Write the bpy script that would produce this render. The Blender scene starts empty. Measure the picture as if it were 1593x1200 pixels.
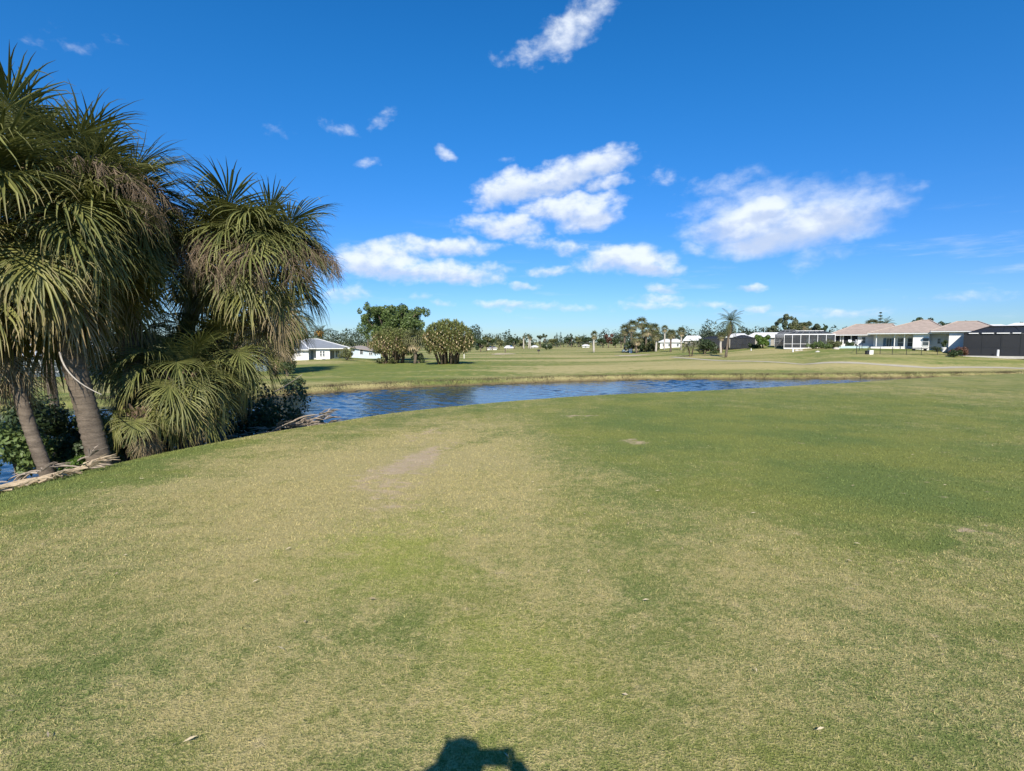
import bpy, math, random
import numpy as np
from mathutils import Vector, Matrix

random.seed(7)
RNG = np.random.default_rng(7)
SC = bpy.context.scene
COL = SC.collection
F = 850.0                     # focal length in photo pixels (photo 1593 x 1200)
EYE = 1.5
PITCH = math.radians(4.57)
WATER = -3.0

# ------------------------------------------------------------------ camera
cam_d = bpy.data.cameras.new('camera')
cam_d.sensor_width = 36.0
cam_d.lens = F / 1593.0 * 36.0
cam_d.clip_start = 0.05
cam_d.clip_end = 9000
cam = bpy.data.objects.new('camera', cam_d)
cam.location = (0, 0, EYE)
cam.rotation_euler = (math.pi / 2 - PITCH, 0, 0)
COL.objects.link(cam)
SC.camera = cam

# ------------------------------------------------------------------ render / exposure
SC.render.engine = 'CYCLES'
SC.view_settings.view_transform = 'Standard'
SC.view_settings.look = 'None'
SC.view_settings.exposure = 0.55
SC.view_settings.gamma = 1.0
SC.view_settings.use_curve_mapping = False
SC.cycles.use_denoising = True
SC.cycles.max_bounces = 6
SC.cycles.diffuse_bounces = 2
SC.cycles.glossy_bounces = 3
SC.cycles.transparent_max_bounces = 12
SC.cycles.caustics_reflective = False
SC.cycles.caustics_refractive = False

# ------------------------------------------------------------------ sun
SUN_EL = math.radians(38.7)
SUN_AZ = math.radians(-1.4)       # horizontal heading of the sunlight, from +Y towards +X
sun_dir = Vector((math.sin(SUN_AZ) * math.cos(SUN_EL), math.cos(SUN_AZ) * math.cos(SUN_EL), -math.sin(SUN_EL)))
sun_d = bpy.data.lights.new('sun', 'SUN')
sun_d.energy = 4.6
sun_d.angle = math.radians(0.5)
sun_d.color = (1.0, 0.93, 0.82)
sun = bpy.data.objects.new('sun', sun_d)
sun.rotation_euler = sun_dir.to_track_quat('-Z', 'Y').to_euler()
sun.location = (0, -20, 30)
COL.objects.link(sun)


# ------------------------------------------------------------------ node helper
class NT:
    def __init__(s, tree):
        s.t = tree

    def node(s, typ, **kw):
        n = s.t.nodes.new(typ)
        for k, v in kw.items():
            setattr(n, k, v)
        return n

    def put(s, sock, v):
        if v is None:
            return
        if isinstance(v, bpy.types.NodeSocket):
            s.t.links.new(v, sock)
        else:
            if sock.type == 'RGBA' and hasattr(v, '__len__') and len(v) == 3:
                v = (*v, 1)
            if sock.type == 'VECTOR' and not hasattr(v, '__len__'):
                v = (v, v, v)
            sock.default_value = v

    def math(s, op, a, b=None, c=None, clamp=False):
        n = s.node('ShaderNodeMath', operation=op, use_clamp=clamp)
        for i, v in enumerate((a, b, c)):
            s.put(n.inputs[i], v)
        return n.outputs[0]

    def vmath(s, op, a, b=None, c=None):
        n = s.node('ShaderNodeVectorMath', operation=op)
        for i, v in enumerate((a, b, c)):
            s.put(n.inputs[i], v)
        return n.outputs['Value'] if op in ('LENGTH', 'DOT_PRODUCT', 'DISTANCE') else n.outputs[0]

    def noise(s, vec, scale, detail=2.0, rough=0.5, dist=0.0, out=0):
        n = s.node('ShaderNodeTexNoise')
        s.put(n.inputs['Vector'], vec)
        n.inputs['Scale'].default_value = scale
        n.inputs['Detail'].default_value = detail
        n.inputs['Roughness'].default_value = rough
        n.inputs['Distortion'].default_value = dist
        return n.outputs[out]

    def smooth(s, v, a, b, lo=0.0, hi=1.0):
        n = s.node('ShaderNodeMapRange', interpolation_type='SMOOTHSTEP')
        s.put(n.inputs[0], v)
        n.inputs[1].default_value = a
        n.inputs[2].default_value = b
        n.inputs[3].default_value = lo
        n.inputs[4].default_value = hi
        return n.outputs[0]

    def lin(s, v, a, b, lo=0.0, hi=1.0):
        n = s.node('ShaderNodeMapRange')
        s.put(n.inputs[0], v)
        n.inputs[1].default_value = a
        n.inputs[2].default_value = b
        n.inputs[3].default_value = lo
        n.inputs[4].default_value = hi
        return n.outputs[0]

    def mix(s, f, a, b, blend='MIX'):
        n = s.node('ShaderNodeMix', data_type='RGBA', blend_type=blend)
        s.put(n.inputs[0], f)
        s.put(n.inputs[6], a)
        s.put(n.inputs[7], b)
        return n.outputs[2]

    def mapping(s, vec, loc=(0, 0, 0), rot=(0, 0, 0), scale=(1, 1, 1), typ='POINT'):
        n = s.node('ShaderNodeMapping', vector_type=typ)
        s.put(n.inputs['Vector'], vec)
        n.inputs['Location'].default_value = loc
        n.inputs['Rotation'].default_value = rot
        n.inputs['Scale'].default_value = scale
        return n.outputs[0]

    def combine(s, x, y, z):
        n = s.node('ShaderNodeCombineXYZ')
        for i, v in enumerate((x, y, z)):
            s.put(n.inputs[i], v)
        return n.outputs[0]

    def sep(s, v):
        n = s.node('ShaderNodeSeparateXYZ')
        s.put(n.inputs[0], v)
        return n.outputs

    def blob(s, vec, x, y, rx, ry, rot=0.0):
        """soft ellipse: 1 at the centre, 0 at the rim and outside"""
        m = s.mapping(vec, (x, y, 0), (0, 0, rot), (rx, ry, 1), 'TEXTURE')
        l = s.vmath('LENGTH', m)
        return s.math('SUBTRACT', 1.0, l, clamp=True)


# ------------------------------------------------------------------ pixel helpers (photo pixel -> place in the world)
CP, SP = math.cos(PITCH), math.sin(PITCH)


def ray(px, row):
    a = (px - 796.5) / F
    b = (600.0 - row) / F
    return Vector((a, CP + b * SP, -SP + b * CP))


def at(px, row, d):
    """the point seen at a photo pixel at forward distance d"""
    r = ray(px, row)
    return Vector((0, 0, EYE)) + r * (d / r.y)


def PX(px, d, row=535):
    return at(px, row, d).x


def PZ(row, d):
    return at(796.5, row, d).z


# ------------------------------------------------------------------ world: sky and clouds
world = bpy.data.worlds.new('World')
SC.world = world
world.use_nodes = True
W = NT(world.node_tree)
for n in list(world.node_tree.nodes):
    world.node_tree.nodes.remove(n)
sky = W.node('ShaderNodeTexSky', sky_type='NISHITA')
sky.sun_disc = False
sky.sun_elevation = SUN_EL
sky.sun_rotation = math.radians(180) + SUN_AZ
sky.altitude = 0
sky.air_density = 1.0
sky.dust_density = 0.1
sky.ozone_density = 2.2
wdir = W.node('ShaderNodeTexCoord').outputs['Generated']
wx, wy, wz = W.sep(wdir)
el = W.math('ARCSINE', wz)
az = W.math('ARCTAN2', wx, wy)
hsv = W.node('ShaderNodeHueSaturation')
hsv.inputs['Hue'].default_value = 0.497
hsv.inputs['Saturation'].default_value = 1.38
hsv.inputs['Value'].default_value = 1.0
W.put(hsv.inputs['Color'], sky.outputs[0])
skycol = W.mix(1.0, hsv.outputs[0], W.mix(W.smooth(el, 0.0, 0.50), (0.37, 0.545, 0.93), (0.50, 0.87, 1.10)), 'MULTIPLY')

def azel(px, row):
    r = ray(px, row).normalized()
    return math.atan2(r.x, r.y), math.asin(r.z)


# px, row, half width, half height, tilt (degrees, up to the right), strength
CLOUDS = [
    # top wisp
    (885, 48, 74, 42, 28, .86), (925, 18, 52, 24, 20, .68), (850, 66, 52, 26, 20, .66), (812, 92, 54, 20, -4, .5),
    # central group
    (800, 294, 74, 36, 12, 1.15), (872, 276, 82, 32, 14, 1.15), (930, 252, 72, 28, 10, 1.1), (940, 282, 52, 15, 6, .85),
    (890, 322, 96, 28, 6, 1.15), (915, 338, 58, 28, 10, 1.0), (785, 350, 84, 22, -3, .95), (850, 376, 76, 15, -10, .65),
    (885, 385, 40, 12, -6, .6),
    # left low group
    (585, 402, 92, 32, 0, 1.15), (685, 384, 110, 20, 0, .95), (690, 424, 115, 24, -2, 1.05), (610, 418, 80, 24, 0, .9),
    (535, 458, 55, 16, 5, .6),
    # right low cloud
    (975, 404, 88, 28, 0, 1.15), (1000, 416, 74, 17, 0, 1.0), (850, 421, 46, 11, 6, .65),
    # big right cloud
    (1190, 330, 160, 60, 8, .62), (1165, 348, 110, 38, 12, 1.1), (1265, 346, 128, 46, 8, 1.05), (1330, 320, 110, 48, 10, .55),
    (1200, 374, 110, 30, 8, 1.0), (1290, 312, 140, 32, 3, .55), (1130, 290, 90, 26, 18, .42), (1280, 392, 70, 30, 22, .35),
    (1185, 326, 60, 22, 14, 1.2), (1420, 294, 40, 12, 10, .3),
    # small ones
    (690, 237, 20, 11, -20, .52), (571, 256, 22, 8, 0, .42), (527, 200, 32, 14, -20, .24), (600, 181, 34, 12, 22, .2),
    (815, 444, 26, 8, 0, .75), (790, 250, 22, 8, 0, .35), (1030, 270, 34, 18, 0, .3), (1082, 388, 28, 12, 0, .55),
    (1028, 447, 38, 13, 0, .75), (1020, 466, 42, 10, 0, .62), (1168, 448, 26, 8, 0, .8), (1183, 476, 30, 8, 0, .65),
    (792, 476, 66, 10, 0, .68), (880, 479, 60, 8, 0, .5), (1000, 478, 90, 9, 0, .45), (658, 464, 22, 7, 0, .5), (686, 473, 26, 6, 0, .5),
    (1115, 473, 60, 8, 0, .5), (1320, 487, 70, 9, 0, .36), (1500, 462, 80, 12, 0, .35), (440, 200, 38, 14, 5, .15), (75, 58, 40, 18, 0, .1),
    (192, 75, 14, 6, 0, .2), (130, 75, 40, 16, 0, .08),
]
cvec0 = W.combine(az, el, 0.0)
warp = W.noise(cvec0, 16.0, 3.0, 0.6, out=1)
warp = W.vmath('SCALE', W.vmath('SUBTRACT', warp, (0.5, 0.5, 0.5)))
warp.node.inputs['Scale'].default_value = 0.035
cvec = W.vmath('ADD', cvec0, warp)
dens = None
shade_up = None
for (px, row, rx, ry, tilt, st) in CLOUDS:
    a0, e0 = azel(px, row)
    a1, e1 = azel(px + rx * .5, row)
    a2, e2 = azel(px - rx * .5, row)
    a3, e3 = azel(px, row - ry * .5)
    a4, e4 = azel(px, row + ry * .5)
    R1 = math.hypot(a1 - a2, e1 - e2) * 1.06
    R2 = math.hypot(a3 - a4, e3 - e4) * 1.04
    rt = math.atan2(e1 - e2, a1 - a2) + math.radians(tilt)
    m = W.mapping(cvec, (a0, e0, 0), (0, 0, rt), (R1, R2, 1), 'TEXTURE')
    l2 = W.vmath('DOT_PRODUCT', m, m)
    v = W.math('MULTIPLY_ADD', l2, -st, st)
    dens = v if dens is None else W.math('MAXIMUM', dens, v)
    g = W.math('MULTIPLY', W.math('MAXIMUM', v, 0.0), W.sep(m)[1])
    shade_up = g if shade_up is None else W.math('ADD', shade_up, g)
# a scatter of thin low clouds all round the horizon
lowv = W.mapping(cvec0, scale=(2.2, 15.0, 1.0))
low = W.noise(lowv, 2.2, 6.0, 0.62)
lowm = W.math('MULTIPLY', W.smooth(el, 0.01, 0.05), W.smooth(el, 0.10, 0.24, 1.0, 0.0))
lowd = W.math('MULTIPLY', W.smooth(low, 0.54, 0.80), lowm)
dens = W.math('MAXIMUM', dens, -0.4)
n1 = W.noise(W.mapping(cvec0, scale=(1, 1.5, 1)), 24.0, 7.0, 0.55, 0.15)
n2 = W.noise(W.mapping(cvec0, scale=(1, 1.9, 1)), 62.0, 5.0, 0.6)
nn = W.math('MULTIPLY_ADD', n1, 1.75, -0.87)
nn = W.math('ADD', nn, W.math('MULTIPLY_ADD', n2, 0.42, -0.21))
_a, _e = azel(1235, 335)
calm = W.smooth(W.vmath('LENGTH', W.mapping(cvec0, (_a, _e, 0), (0, 0, .05), (.26, .12, 1), 'TEXTURE')), .5, 1.1, .52, 1.0)
D = W.math('ADD', dens, W.math('MULTIPLY', nn, calm))
alpha = W.smooth(D, 0.06, 1.12)
alpha = W.math('MULTIPLY', alpha, 0.90)
alpha = W.math('MAXIMUM', alpha, W.math('MULTIPLY', lowd, 0.42))
# tops lit, bases grey
n3 = W.noise(W.mapping(cvec0, loc=(0, .012, 0), scale=(1, 1.6, 1)), 22.0, 6.0, 0.6)
lit = W.math('ADD', W.math('MULTIPLY', shade_up, 0.8), W.math('MULTIPLY_ADD', n1, 1.2, -0.6))
lit = W.math('ADD', lit, W.math('MULTIPLY_ADD', n3, -0.9, 0.45))
litf = W.smooth(lit, -0.42, 0.36)
ccol = W.mix(litf, (4.3, 5.0, 6.4), (6.7, 7.15, 7.7))
skyfin = W.mix(alpha, skycol, ccol)
bg = W.node('ShaderNodeBackground')
bg.inputs['Strength'].default_value = 0.10
W.put(bg.inputs['Color'], skyfin)
wo = W.node('ShaderNodeOutputWorld')
W.t.links.new(bg.outputs[0], wo.inputs[0])
world.cycles.sampling_method = 'MANUAL'
world.cycles.sample_map_resolution = 512


# ------------------------------------------------------------------ object helpers
def tag(o, label=None, cat=None, group=None, kind=None):
    if label: o['label'] = label
    if cat: o['category'] = cat
    if group: o['group'] = group
    if kind: o['kind'] = kind
    return o


def empty(name, loc, label=None, cat=None, group=None, rz=0.0):
    o = bpy.data.objects.new(name, None)
    o.empty_display_size = 0.2
    o.location = loc
    o.rotation_euler = (0, 0, rz)
    COL.objects.link(o)
    return tag(o, label, cat, group)


def root_loc(parent):
    p = Vector((0, 0, 0))
    while parent is not None:
        p += parent.location
        parent = parent.parent
    return p


def link_mesh(name, me, parent=None, loc=None):
    o = bpy.data.objects.new(name, me)
    COL.objects.link(o)
    if parent is not None:
        o.parent = parent
    if loc is not None:
        o.location = loc
    return o


def np_mesh(name, co, faces, mat=None, attrs=None, smooth=False):
    """mesh from numpy arrays; faces is an (n,3) or (n,4) int array"""
    me = bpy.data.meshes.new(name)
    co = np.asarray(co, np.float32)
    faces = np.asarray(faces, np.int32)
    me.vertices.add(len(co))
    me.vertices.foreach_set('co', co.ravel())
    k = faces.shape[1]
    me.loops.add(faces.size)
    me.loops.foreach_set('vertex_index', faces.ravel())
    me.polygons.add(len(faces))
    me.polygons.foreach_set('loop_start', np.arange(0, faces.size, k, dtype=np.int32))
    me.polygons.foreach_set('loop_total', np.full(len(faces), k, np.int32))
    if smooth:
        me.polygons.foreach_set('use_smooth', np.ones(len(faces), bool))
    for an, av in (attrs or {}).items():
        a = me.attributes.new(an, 'FLOAT', 'POINT')
        a.data.foreach_set('value', np.asarray(av, np.float32))
    me.update()
    me.validate()
    if mat:
        me.materials.append(mat)
    return me


class MB:
    """collects boxes, polygons and tubes in world coordinates; build() links them as one mesh"""

    def __init__(s):
        s.v = []
        s.f = []

    def add(s, vs, fs):
        o = len(s.v)
        s.v += [Vector(v) for v in vs]
        s.f += [tuple(i + o for i in f) for f in fs]
        return s

    def box(s, x0, x1, y0, y1, z0, z1):
        return s.add([(x0, y0, z0), (x1, y0, z0), (x1, y1, z0), (x0, y1, z0), (x0, y0, z1), (x1, y0, z1), (x1, y1, z1), (x0, y1, z1)],
                     [(0, 3, 2, 1), (4, 5, 6, 7), (0, 1, 5, 4), (1, 2, 6, 5), (2, 3, 7, 6), (3, 0, 4, 7)])

    def poly(s, pts):
        return s.add(pts, [tuple(range(len(pts)))])

    def slab(s, pts, th):
        """a polygon given thickness downwards"""
        n = len(pts)
        top = [Vector(p) for p in pts]
        bot = [Vector(p) - Vector((0, 0, th)) for p in pts]
        fs = [tuple(range(n)), tuple(reversed(range(n, 2 * n)))]
        for i in range(n):
            j = (i + 1) % n
            fs.append((i, i + n, j + n, j))
        return s.add(top + bot, fs)

    def bar(s, a, b, w, h=None):
        a, b = Vector(a), Vector(b)
        h = h or w
        d = (b - a).normalized()
        up = Vector((0, 0, 1)) if abs(d.z) < .95 else Vector((0, 1, 0))
        sd = d.cross(up).normalized() * (w / 2)
        u = sd.cross(d).normalized() * (h / 2)
        vs = [a - sd - u, a + sd - u, a + sd + u, a - sd + u, b - sd - u, b + sd - u, b + sd + u, b - sd + u]
        return s.add(vs, [(0, 1, 2, 3), (7, 6, 5, 4), (0, 4, 5, 1), (1, 5, 6, 2), (2, 6, 7, 3), (3, 7, 4, 0)])

    def tube(s, pts, radii, n=8, caps=True):
        pts = [Vector(p) for p in pts]
        if not hasattr(radii, '__len__'):
            radii = [radii] * len(pts)
        o = len(s.v)
        ref = Vector((0.31, 0.17, 0.93))
        for i, p in enumerate(pts):
            d = (pts[min(i + 1, len(pts) - 1)] - pts[max(i - 1, 0)]).normalized()
            r = ref if abs(d.dot(ref)) < .93 else Vector((1, 0, 0))
            e1 = d.cross(r).normalized()
            e2 = d.cross(e1).normalized()
            for k in range(n):
                t = 2 * math.pi * k / n
                s.v.append(p + (e1 * math.cos(t) + e2 * math.sin(t)) * radii[i])
        for i in range(len(pts) - 1):
            for k in range(n):
                a = o + i * n + k
                b = o + i * n + (k + 1) % n
                s.f.append((a, b, b + n, a + n))
        if caps:
            s.f.append(tuple(reversed(range(o, o + n))))
            s.f.append(tuple(range(o + (len(pts) - 1) * n, o + len(pts) * n)))
        return s

    def cyl(s, base, r, h, n=12, r2=None):
        b = Vector(base)
        return s.tube([b, b + Vector((0, 0, h))], [r, r if r2 is None else r2], n)

    def build(s, name, mat, parent=None, smooth=False, bevel=0):
        off = root_loc(parent)
        me = bpy.data.meshes.new(name)
        me.from_pydata([tuple(v - off) for v in s.v], [], s.f)
        me.update()
        if smooth:
            for p in me.polygons:
                p.use_smooth = True
        if mat:
            me.materials.append(mat)
        o = link_mesh(name, me, parent)
        if bevel:
            b = o.modifiers.new('bevel', 'BEVEL')
            b.width = bevel
            b.segments = 2
        return o

    def thing(s, name, mat, base, label, cat, group=None, smooth=False):
        """one mesh that is a whole thing, origin at its base"""
        me = bpy.data.meshes.new(name)
        base = Vector(base)
        me.from_pydata([tuple(v - base) for v in s.v], [], s.f)
        me.update()
        if smooth:
            for p in me.polygons:
                p.use_smooth = True
        me.materials.append(mat)
        o = link_mesh(name, me, None, base)
        return tag(o, label, cat, group)


def copy_tree(o, parent=None):
    c = o.copy()
    COL.objects.link(c)
    if parent is not None:
        c.parent = parent
    for ch in list(o.children):
        copy_tree(ch, c)
    return c


def face_camera(root, y0, pivot=None):
    """turn a building (authored square to the picture) so that its front faces the tee"""
    px_, py_ = root.location.x if pivot is None else PX(pivot, y0), y0
    ox = px_ - root.location.x
    th = math.atan2(px_, py_)
    c = math.cos(th)
    sn = math.sin(th)
    oy = y0 - root.location.y
    for o in root.children_recursive:
        if o.type != 'MESH':
            continue
        for v in o.data.vertices:
            x, y = (v.co.x - ox) * c, v.co.y - oy
            v.co.x = x * c + y * sn + ox
            v.co.y = -x * sn + y * c + oy
        o.data.update()


# ------------------------------------------------------------------ materials
MATS = {}


def new_mat(name):
    m = bpy.data.materials.new(name)
    m.use_nodes = True
    m.node_tree.nodes.clear()
    T = NT(m.node_tree)
    out = T.node('ShaderNodeOutputMaterial')
    MATS[name] = m
    return m, T, out


def simple(name, col, rough=0.6, var=0.15, scale=3.0, spec=0.4, bump=0.0, metal=0.0, stretch=(1, 1, 1)):
    m, T, out = new_mat(name)
    p = T.node('ShaderNodeNewGeometry').outputs['Position']
    v = T.mapping(p, scale=stretch)
    n = T.noise(v, scale, 5.0, 0.6)
    n2 = T.noise(v, scale * 9, 3.0, 0.6)
    f = T.math('MULTIPLY_ADD', n2, 0.5, T.math('MULTIPLY', n, 0.7))
    c = T.mix(T.smooth(f, 0.35, 0.85), tuple(x * (1 - var) for x in col), tuple(min(1, x * (1 + var)) for x in col))
    b = T.node('ShaderNodeBsdfPrincipled')
    T.put(b.inputs['Base Color'], c)
    b.inputs['Roughness'].default_value = rough
    b.inputs['Specular IOR Level'].default_value = spec
    b.inputs['Metallic'].default_value = metal
    if bump:
        bp = T.node('ShaderNodeBump')
        bp.inputs['Strength'].default_value = 0.6
        bp.inputs['Distance'].default_value = bump
        T.put(bp.inputs['Height'], f)
        T.put(b.inputs['Normal'], bp.outputs[0])
    T.t.links.new(b.outputs[0], out.inputs[0])
    return m


def turf_color(T, P):
    """grass colour from the place on the ground: (colour, straw share, bare share)"""
    x, y, z = T.sep(P)
    flat = T.combine(x, y, 0.0)
    wob = T.vmath('SUBTRACT', T.noise(flat, 0.9, 4.0, 0.6, out=1), (0.5, 0.5, 0.5))
    wv = T.vmath('SCALE', wob)
    wv.node.inputs['Scale'].default_value = 1.5
    fw = T.vmath('ADD', flat, wv)
    nb = T.noise(flat, 0.22, 3.0, 0.55)
    nm = T.noise(flat, 0.9, 4.0, 0.62)
    ns = T.noise(flat, 4.5, 4.0, 0.65)
    straw = T.math('MULTIPLY_ADD', nm, 1.5, -0.30)
    straw = T.math('ADD', straw, T.math('MULTIPLY_ADD', ns, 1.6, -0.8))
    straw = T.math('ADD', straw, T.math('MULTIPLY_ADD', T.noise(flat, 15.0, 3.0, 0.6), 0.9, -0.45))
    straw = T.math('ADD', straw, T.math('MULTIPLY_ADD', nb, 1.0, -0.5))

    def zone(val, s):
        nonlocal straw
        straw = T.math('MULTIPLY_ADD', val, s, straw)
    # worn straw-coloured ground left of the middle, greener to the right and along the left crest
    zone(T.blob(fw, -2.6, 6.2, 3.2, 4.6, 0.1), 0.75)
    zone(T.blob(fw, -1.0, 7.6, 1.9, 5.5, -0.12), 0.95)
    zone(T.blob(fw, 0.1, 4.6, 0.75, 3.2, 0.0), 0.45)
    zone(T.blob(fw, 2.6, 3.2, 2.6, 1.9, 0.0), 0.40)
    zone(T.blob(fw, -0.95, 4.2, 0.8, 1.1, 0.0), -0.55)
    zone(T.blob(fw, 4.2, 9.0, 4.5, 6.0, 0.2), -0.8)
    zone(T.blob(fw, 7.0, 14.0, 8.0, 9.0, 0.2), -0.5)
    zone(T.blob(fw, 3.6, 5.6, 2.4, 1.5, 0.2), -0.55)
    zone(T.blob(fw, -0.95, 2.05, 1.1, .7, 0.0), 0.75)
    zone(T.blob(fw, 0.8, 2.1, .8, .7, 0.0), 0.35)
    zone(T.blob(fw, 3.0, 4.25, 0.5, 0.22, 0.1), -1.6)
    zone(T.blob(fw, 3.9, 4.9, 1.1, 0.5, 0.1), -0.6)
    zone(T.blob(fw, -0.75, 8.2, 0.35, 1.6, -0.3), -0.8)
    zone(T.blob(fw, -5.6, 6.0, 1.5, 4.4, 0.0), -1.15)
    zone(T.blob(fw, -5.4, 9.5, 1.1, 4.0, 0.3), -0.9)
    # the far side is mown in broad bands, with a dry lip along the bank
    far = T.smooth(y, 34.0, 46.0)
    bands = T.noise(T.mapping(fw, scale=(0.012, 0.075, 1.0)), 1.0, 3.0, 0.6)
    patches = T.noise(T.mapping(flat, scale=(0.03, 0.10, 1.0)), 1.3, 4.0, 0.6)
    fs = T.math('MULTIPLY_ADD', bands, 3.0, -0.92)
    fs = T.math('ADD', fs, T.math('MULTIPLY_ADD', patches, 1.6, -0.8))
    fs = T.math('ADD', fs, T.math('MULTIPLY_ADD', T.blob(fw, 8, 76, 46, 9, 0.12), 0.85, 0.0))
    fs = T.math('ADD', fs, T.math('MULTIPLY_ADD', T.blob(fw, -16, 82, 26, 26, 0.0), -0.9, 0.0))
    fs = T.math('MULTIPLY_ADD', T.math('SUBTRACT', fs, 0.4), 1.7, 0.24)
    st_mix = T.node('ShaderNodeMix', data_type='FLOAT')
    T.put(st_mix.inputs[0], far)
    T.put(st_mix.inputs[2], straw)
    T.put(st_mix.inputs[3], fs)
    straw = st_mix.outputs[0]
    bank = T.math('MULTIPLY', far, T.smooth(T.math('ADD', z, T.math('MULTIPLY', ns, 0.25)), WATER + 0.10, WATER + 0.50, 1.0, 0.0))
    # worn patches of soil
    bare = T.math('MULTIPLY', T.blob(fw, -1.32, 7.0, 0.6, 2.2, -0.18), 1.6)
    bare = T.math('MAXIMUM', bare, T.math('MULTIPLY', T.blob(fw, -1.25, 5.7, 0.5, 1.0, -0.1), 1.15))
    for (bx, by, rx, ry, s) in ((1.78, 8.55, .38, .45, 1.5), (3.85, 4.25, .32, .22, 1.3), (1.4, 11.8, .5, .5, 1.2), (-1.45, 9.3, .45, 1.2, 1.0), (-0.95, 3.05, .09, .35, .7)):
        bare = T.math('MAXIMUM', bare, T.math('MULTIPLY', T.blob(fw, bx, by, rx, ry, 0), s))
    bare = T.math('ADD', bare, T.math('MULTIPLY_ADD', ns, 2.6, -1.62))
    bare = T.math('ADD', bare, T.math('MULTIPLY_ADD', T.noise(T.mapping(flat, scale=(.7, 1.3, 1)), 7.0, 4.0, 0.72), 3.0, -1.5))
    bare = T.math('MULTIPLY', T.smooth(bare, 0.15, 0.95), T.math('SUBTRACT', 1.0, far))
    hue = T.noise(flat, 0.6, 3.0, 0.6)
    green = T.mix(T.smooth(hue, 0.35, 0.65), (0.150, 0.195, 0.055), (0.215, 0.235, 0.062))
    lush = T.math('MAXIMUM', T.blob(fw, -0.95, 4.2, 1.0, 1.3, 0.0), T.math('MULTIPLY', T.blob(fw, -0.05, 2.45, .5, .6, 0), .6))
    green = T.mix(T.math('MULTIPLY', lush, 1.3, clamp=True), green, (0.285, 0.31, 0.075))
    return flat, straw, bare, bank, green


def turf_mat(name, blades):
    m, T, out = new_mat(name)
    P = T.node('ShaderNodeNewGeometry').outputs['Position']
    flat, straw, bare, bank, green = turf_color(T, P)
    if blades:
        at_ = T.node('ShaderNodeAttribute', attribute_name='rnd')
        rnd = at_.outputs['Fac']
        f = T.math('ADD', T.math('MULTIPLY', straw, 0.8), T.math('MULTIPLY_ADD', rnd, 1.1, -0.6))
        f = T.smooth(f, 0.05, 0.95)
        c = T.mix(f, green, (0.44, 0.375, 0.165))
        rn2 = T.math('FRACT', T.math('MULTIPLY', rnd, 7.31))
        c = T.mix(T.smooth(rn2, 0.0, 1.0), T.mix(1.0, c, (0.58, 0.60, 0.56), 'MULTIPLY'), T.mix(1.0, c, (1.32, 1.28, 1.25), 'MULTIPLY'))
    else:
        sp = T.noise(P, 95.0, 2.0, 0.7)
        sp2 = T.noise(P, 30.0, 3.0, 0.7)
        speck = T.math('ADD', T.math('MULTIPLY_ADD', sp, 1.7, -0.85), T.math('MULTIPLY_ADD', sp2, 1.1, -0.55))
        f = T.math('ADD', T.math('MULTIPLY', straw, 0.75), T.math('MULTIPLY', speck, 0.8))
        f = T.smooth(f, 0.05, 0.95)
        c = T.mix(f, green, (0.43, 0.365, 0.165))
        c = T.mix(T.smooth(speck, -0.5, 0.6), T.mix(1.0, c, (0.70, 0.72, 0.70), 'MULTIPLY'), T.mix(1.0, c, (1.15, 1.13, 1.12), 'MULTIPLY'))
    soil = T.mix(T.noise(P, 9.0, 4.0, 0.7), (0.34, 0.255, 0.15), (0.54, 0.43, 0.29))
    c = T.mix(bare if not blades else T.math('MULTIPLY', bare, 0.55), c, soil)
    dry = T.mix(T.noise(T.mapping(P, scale=(1, 1, .3)), 2.5, 4.0, 0.7), (0.075, 0.052, 0.028), (0.21, 0.165, 0.085))
    c = T.mix(bank, c, dry)
    b = T.node('ShaderNodeBsdfPrincipled')
    T.put(b.inputs['Base Color'], c)
    b.inputs['Roughness'].default_value = 0.75 if blades else 0.9
    b.inputs['Specular IOR Level'].default_value = 0.25 if blades else 0.05
    if not blades:
        bp = T.node('ShaderNodeBump')
        bp.inputs['Strength'].default_value = 0.7
        bp.inputs['Distance'].default_value = 0.02
        T.put(bp.inputs['Height'], T.math('ADD', sp, sp2))
        T.put(b.inputs['Normal'], bp.outputs[0])
    T.t.links.new(b.outputs[0], out.inputs[0])
    return m


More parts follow.
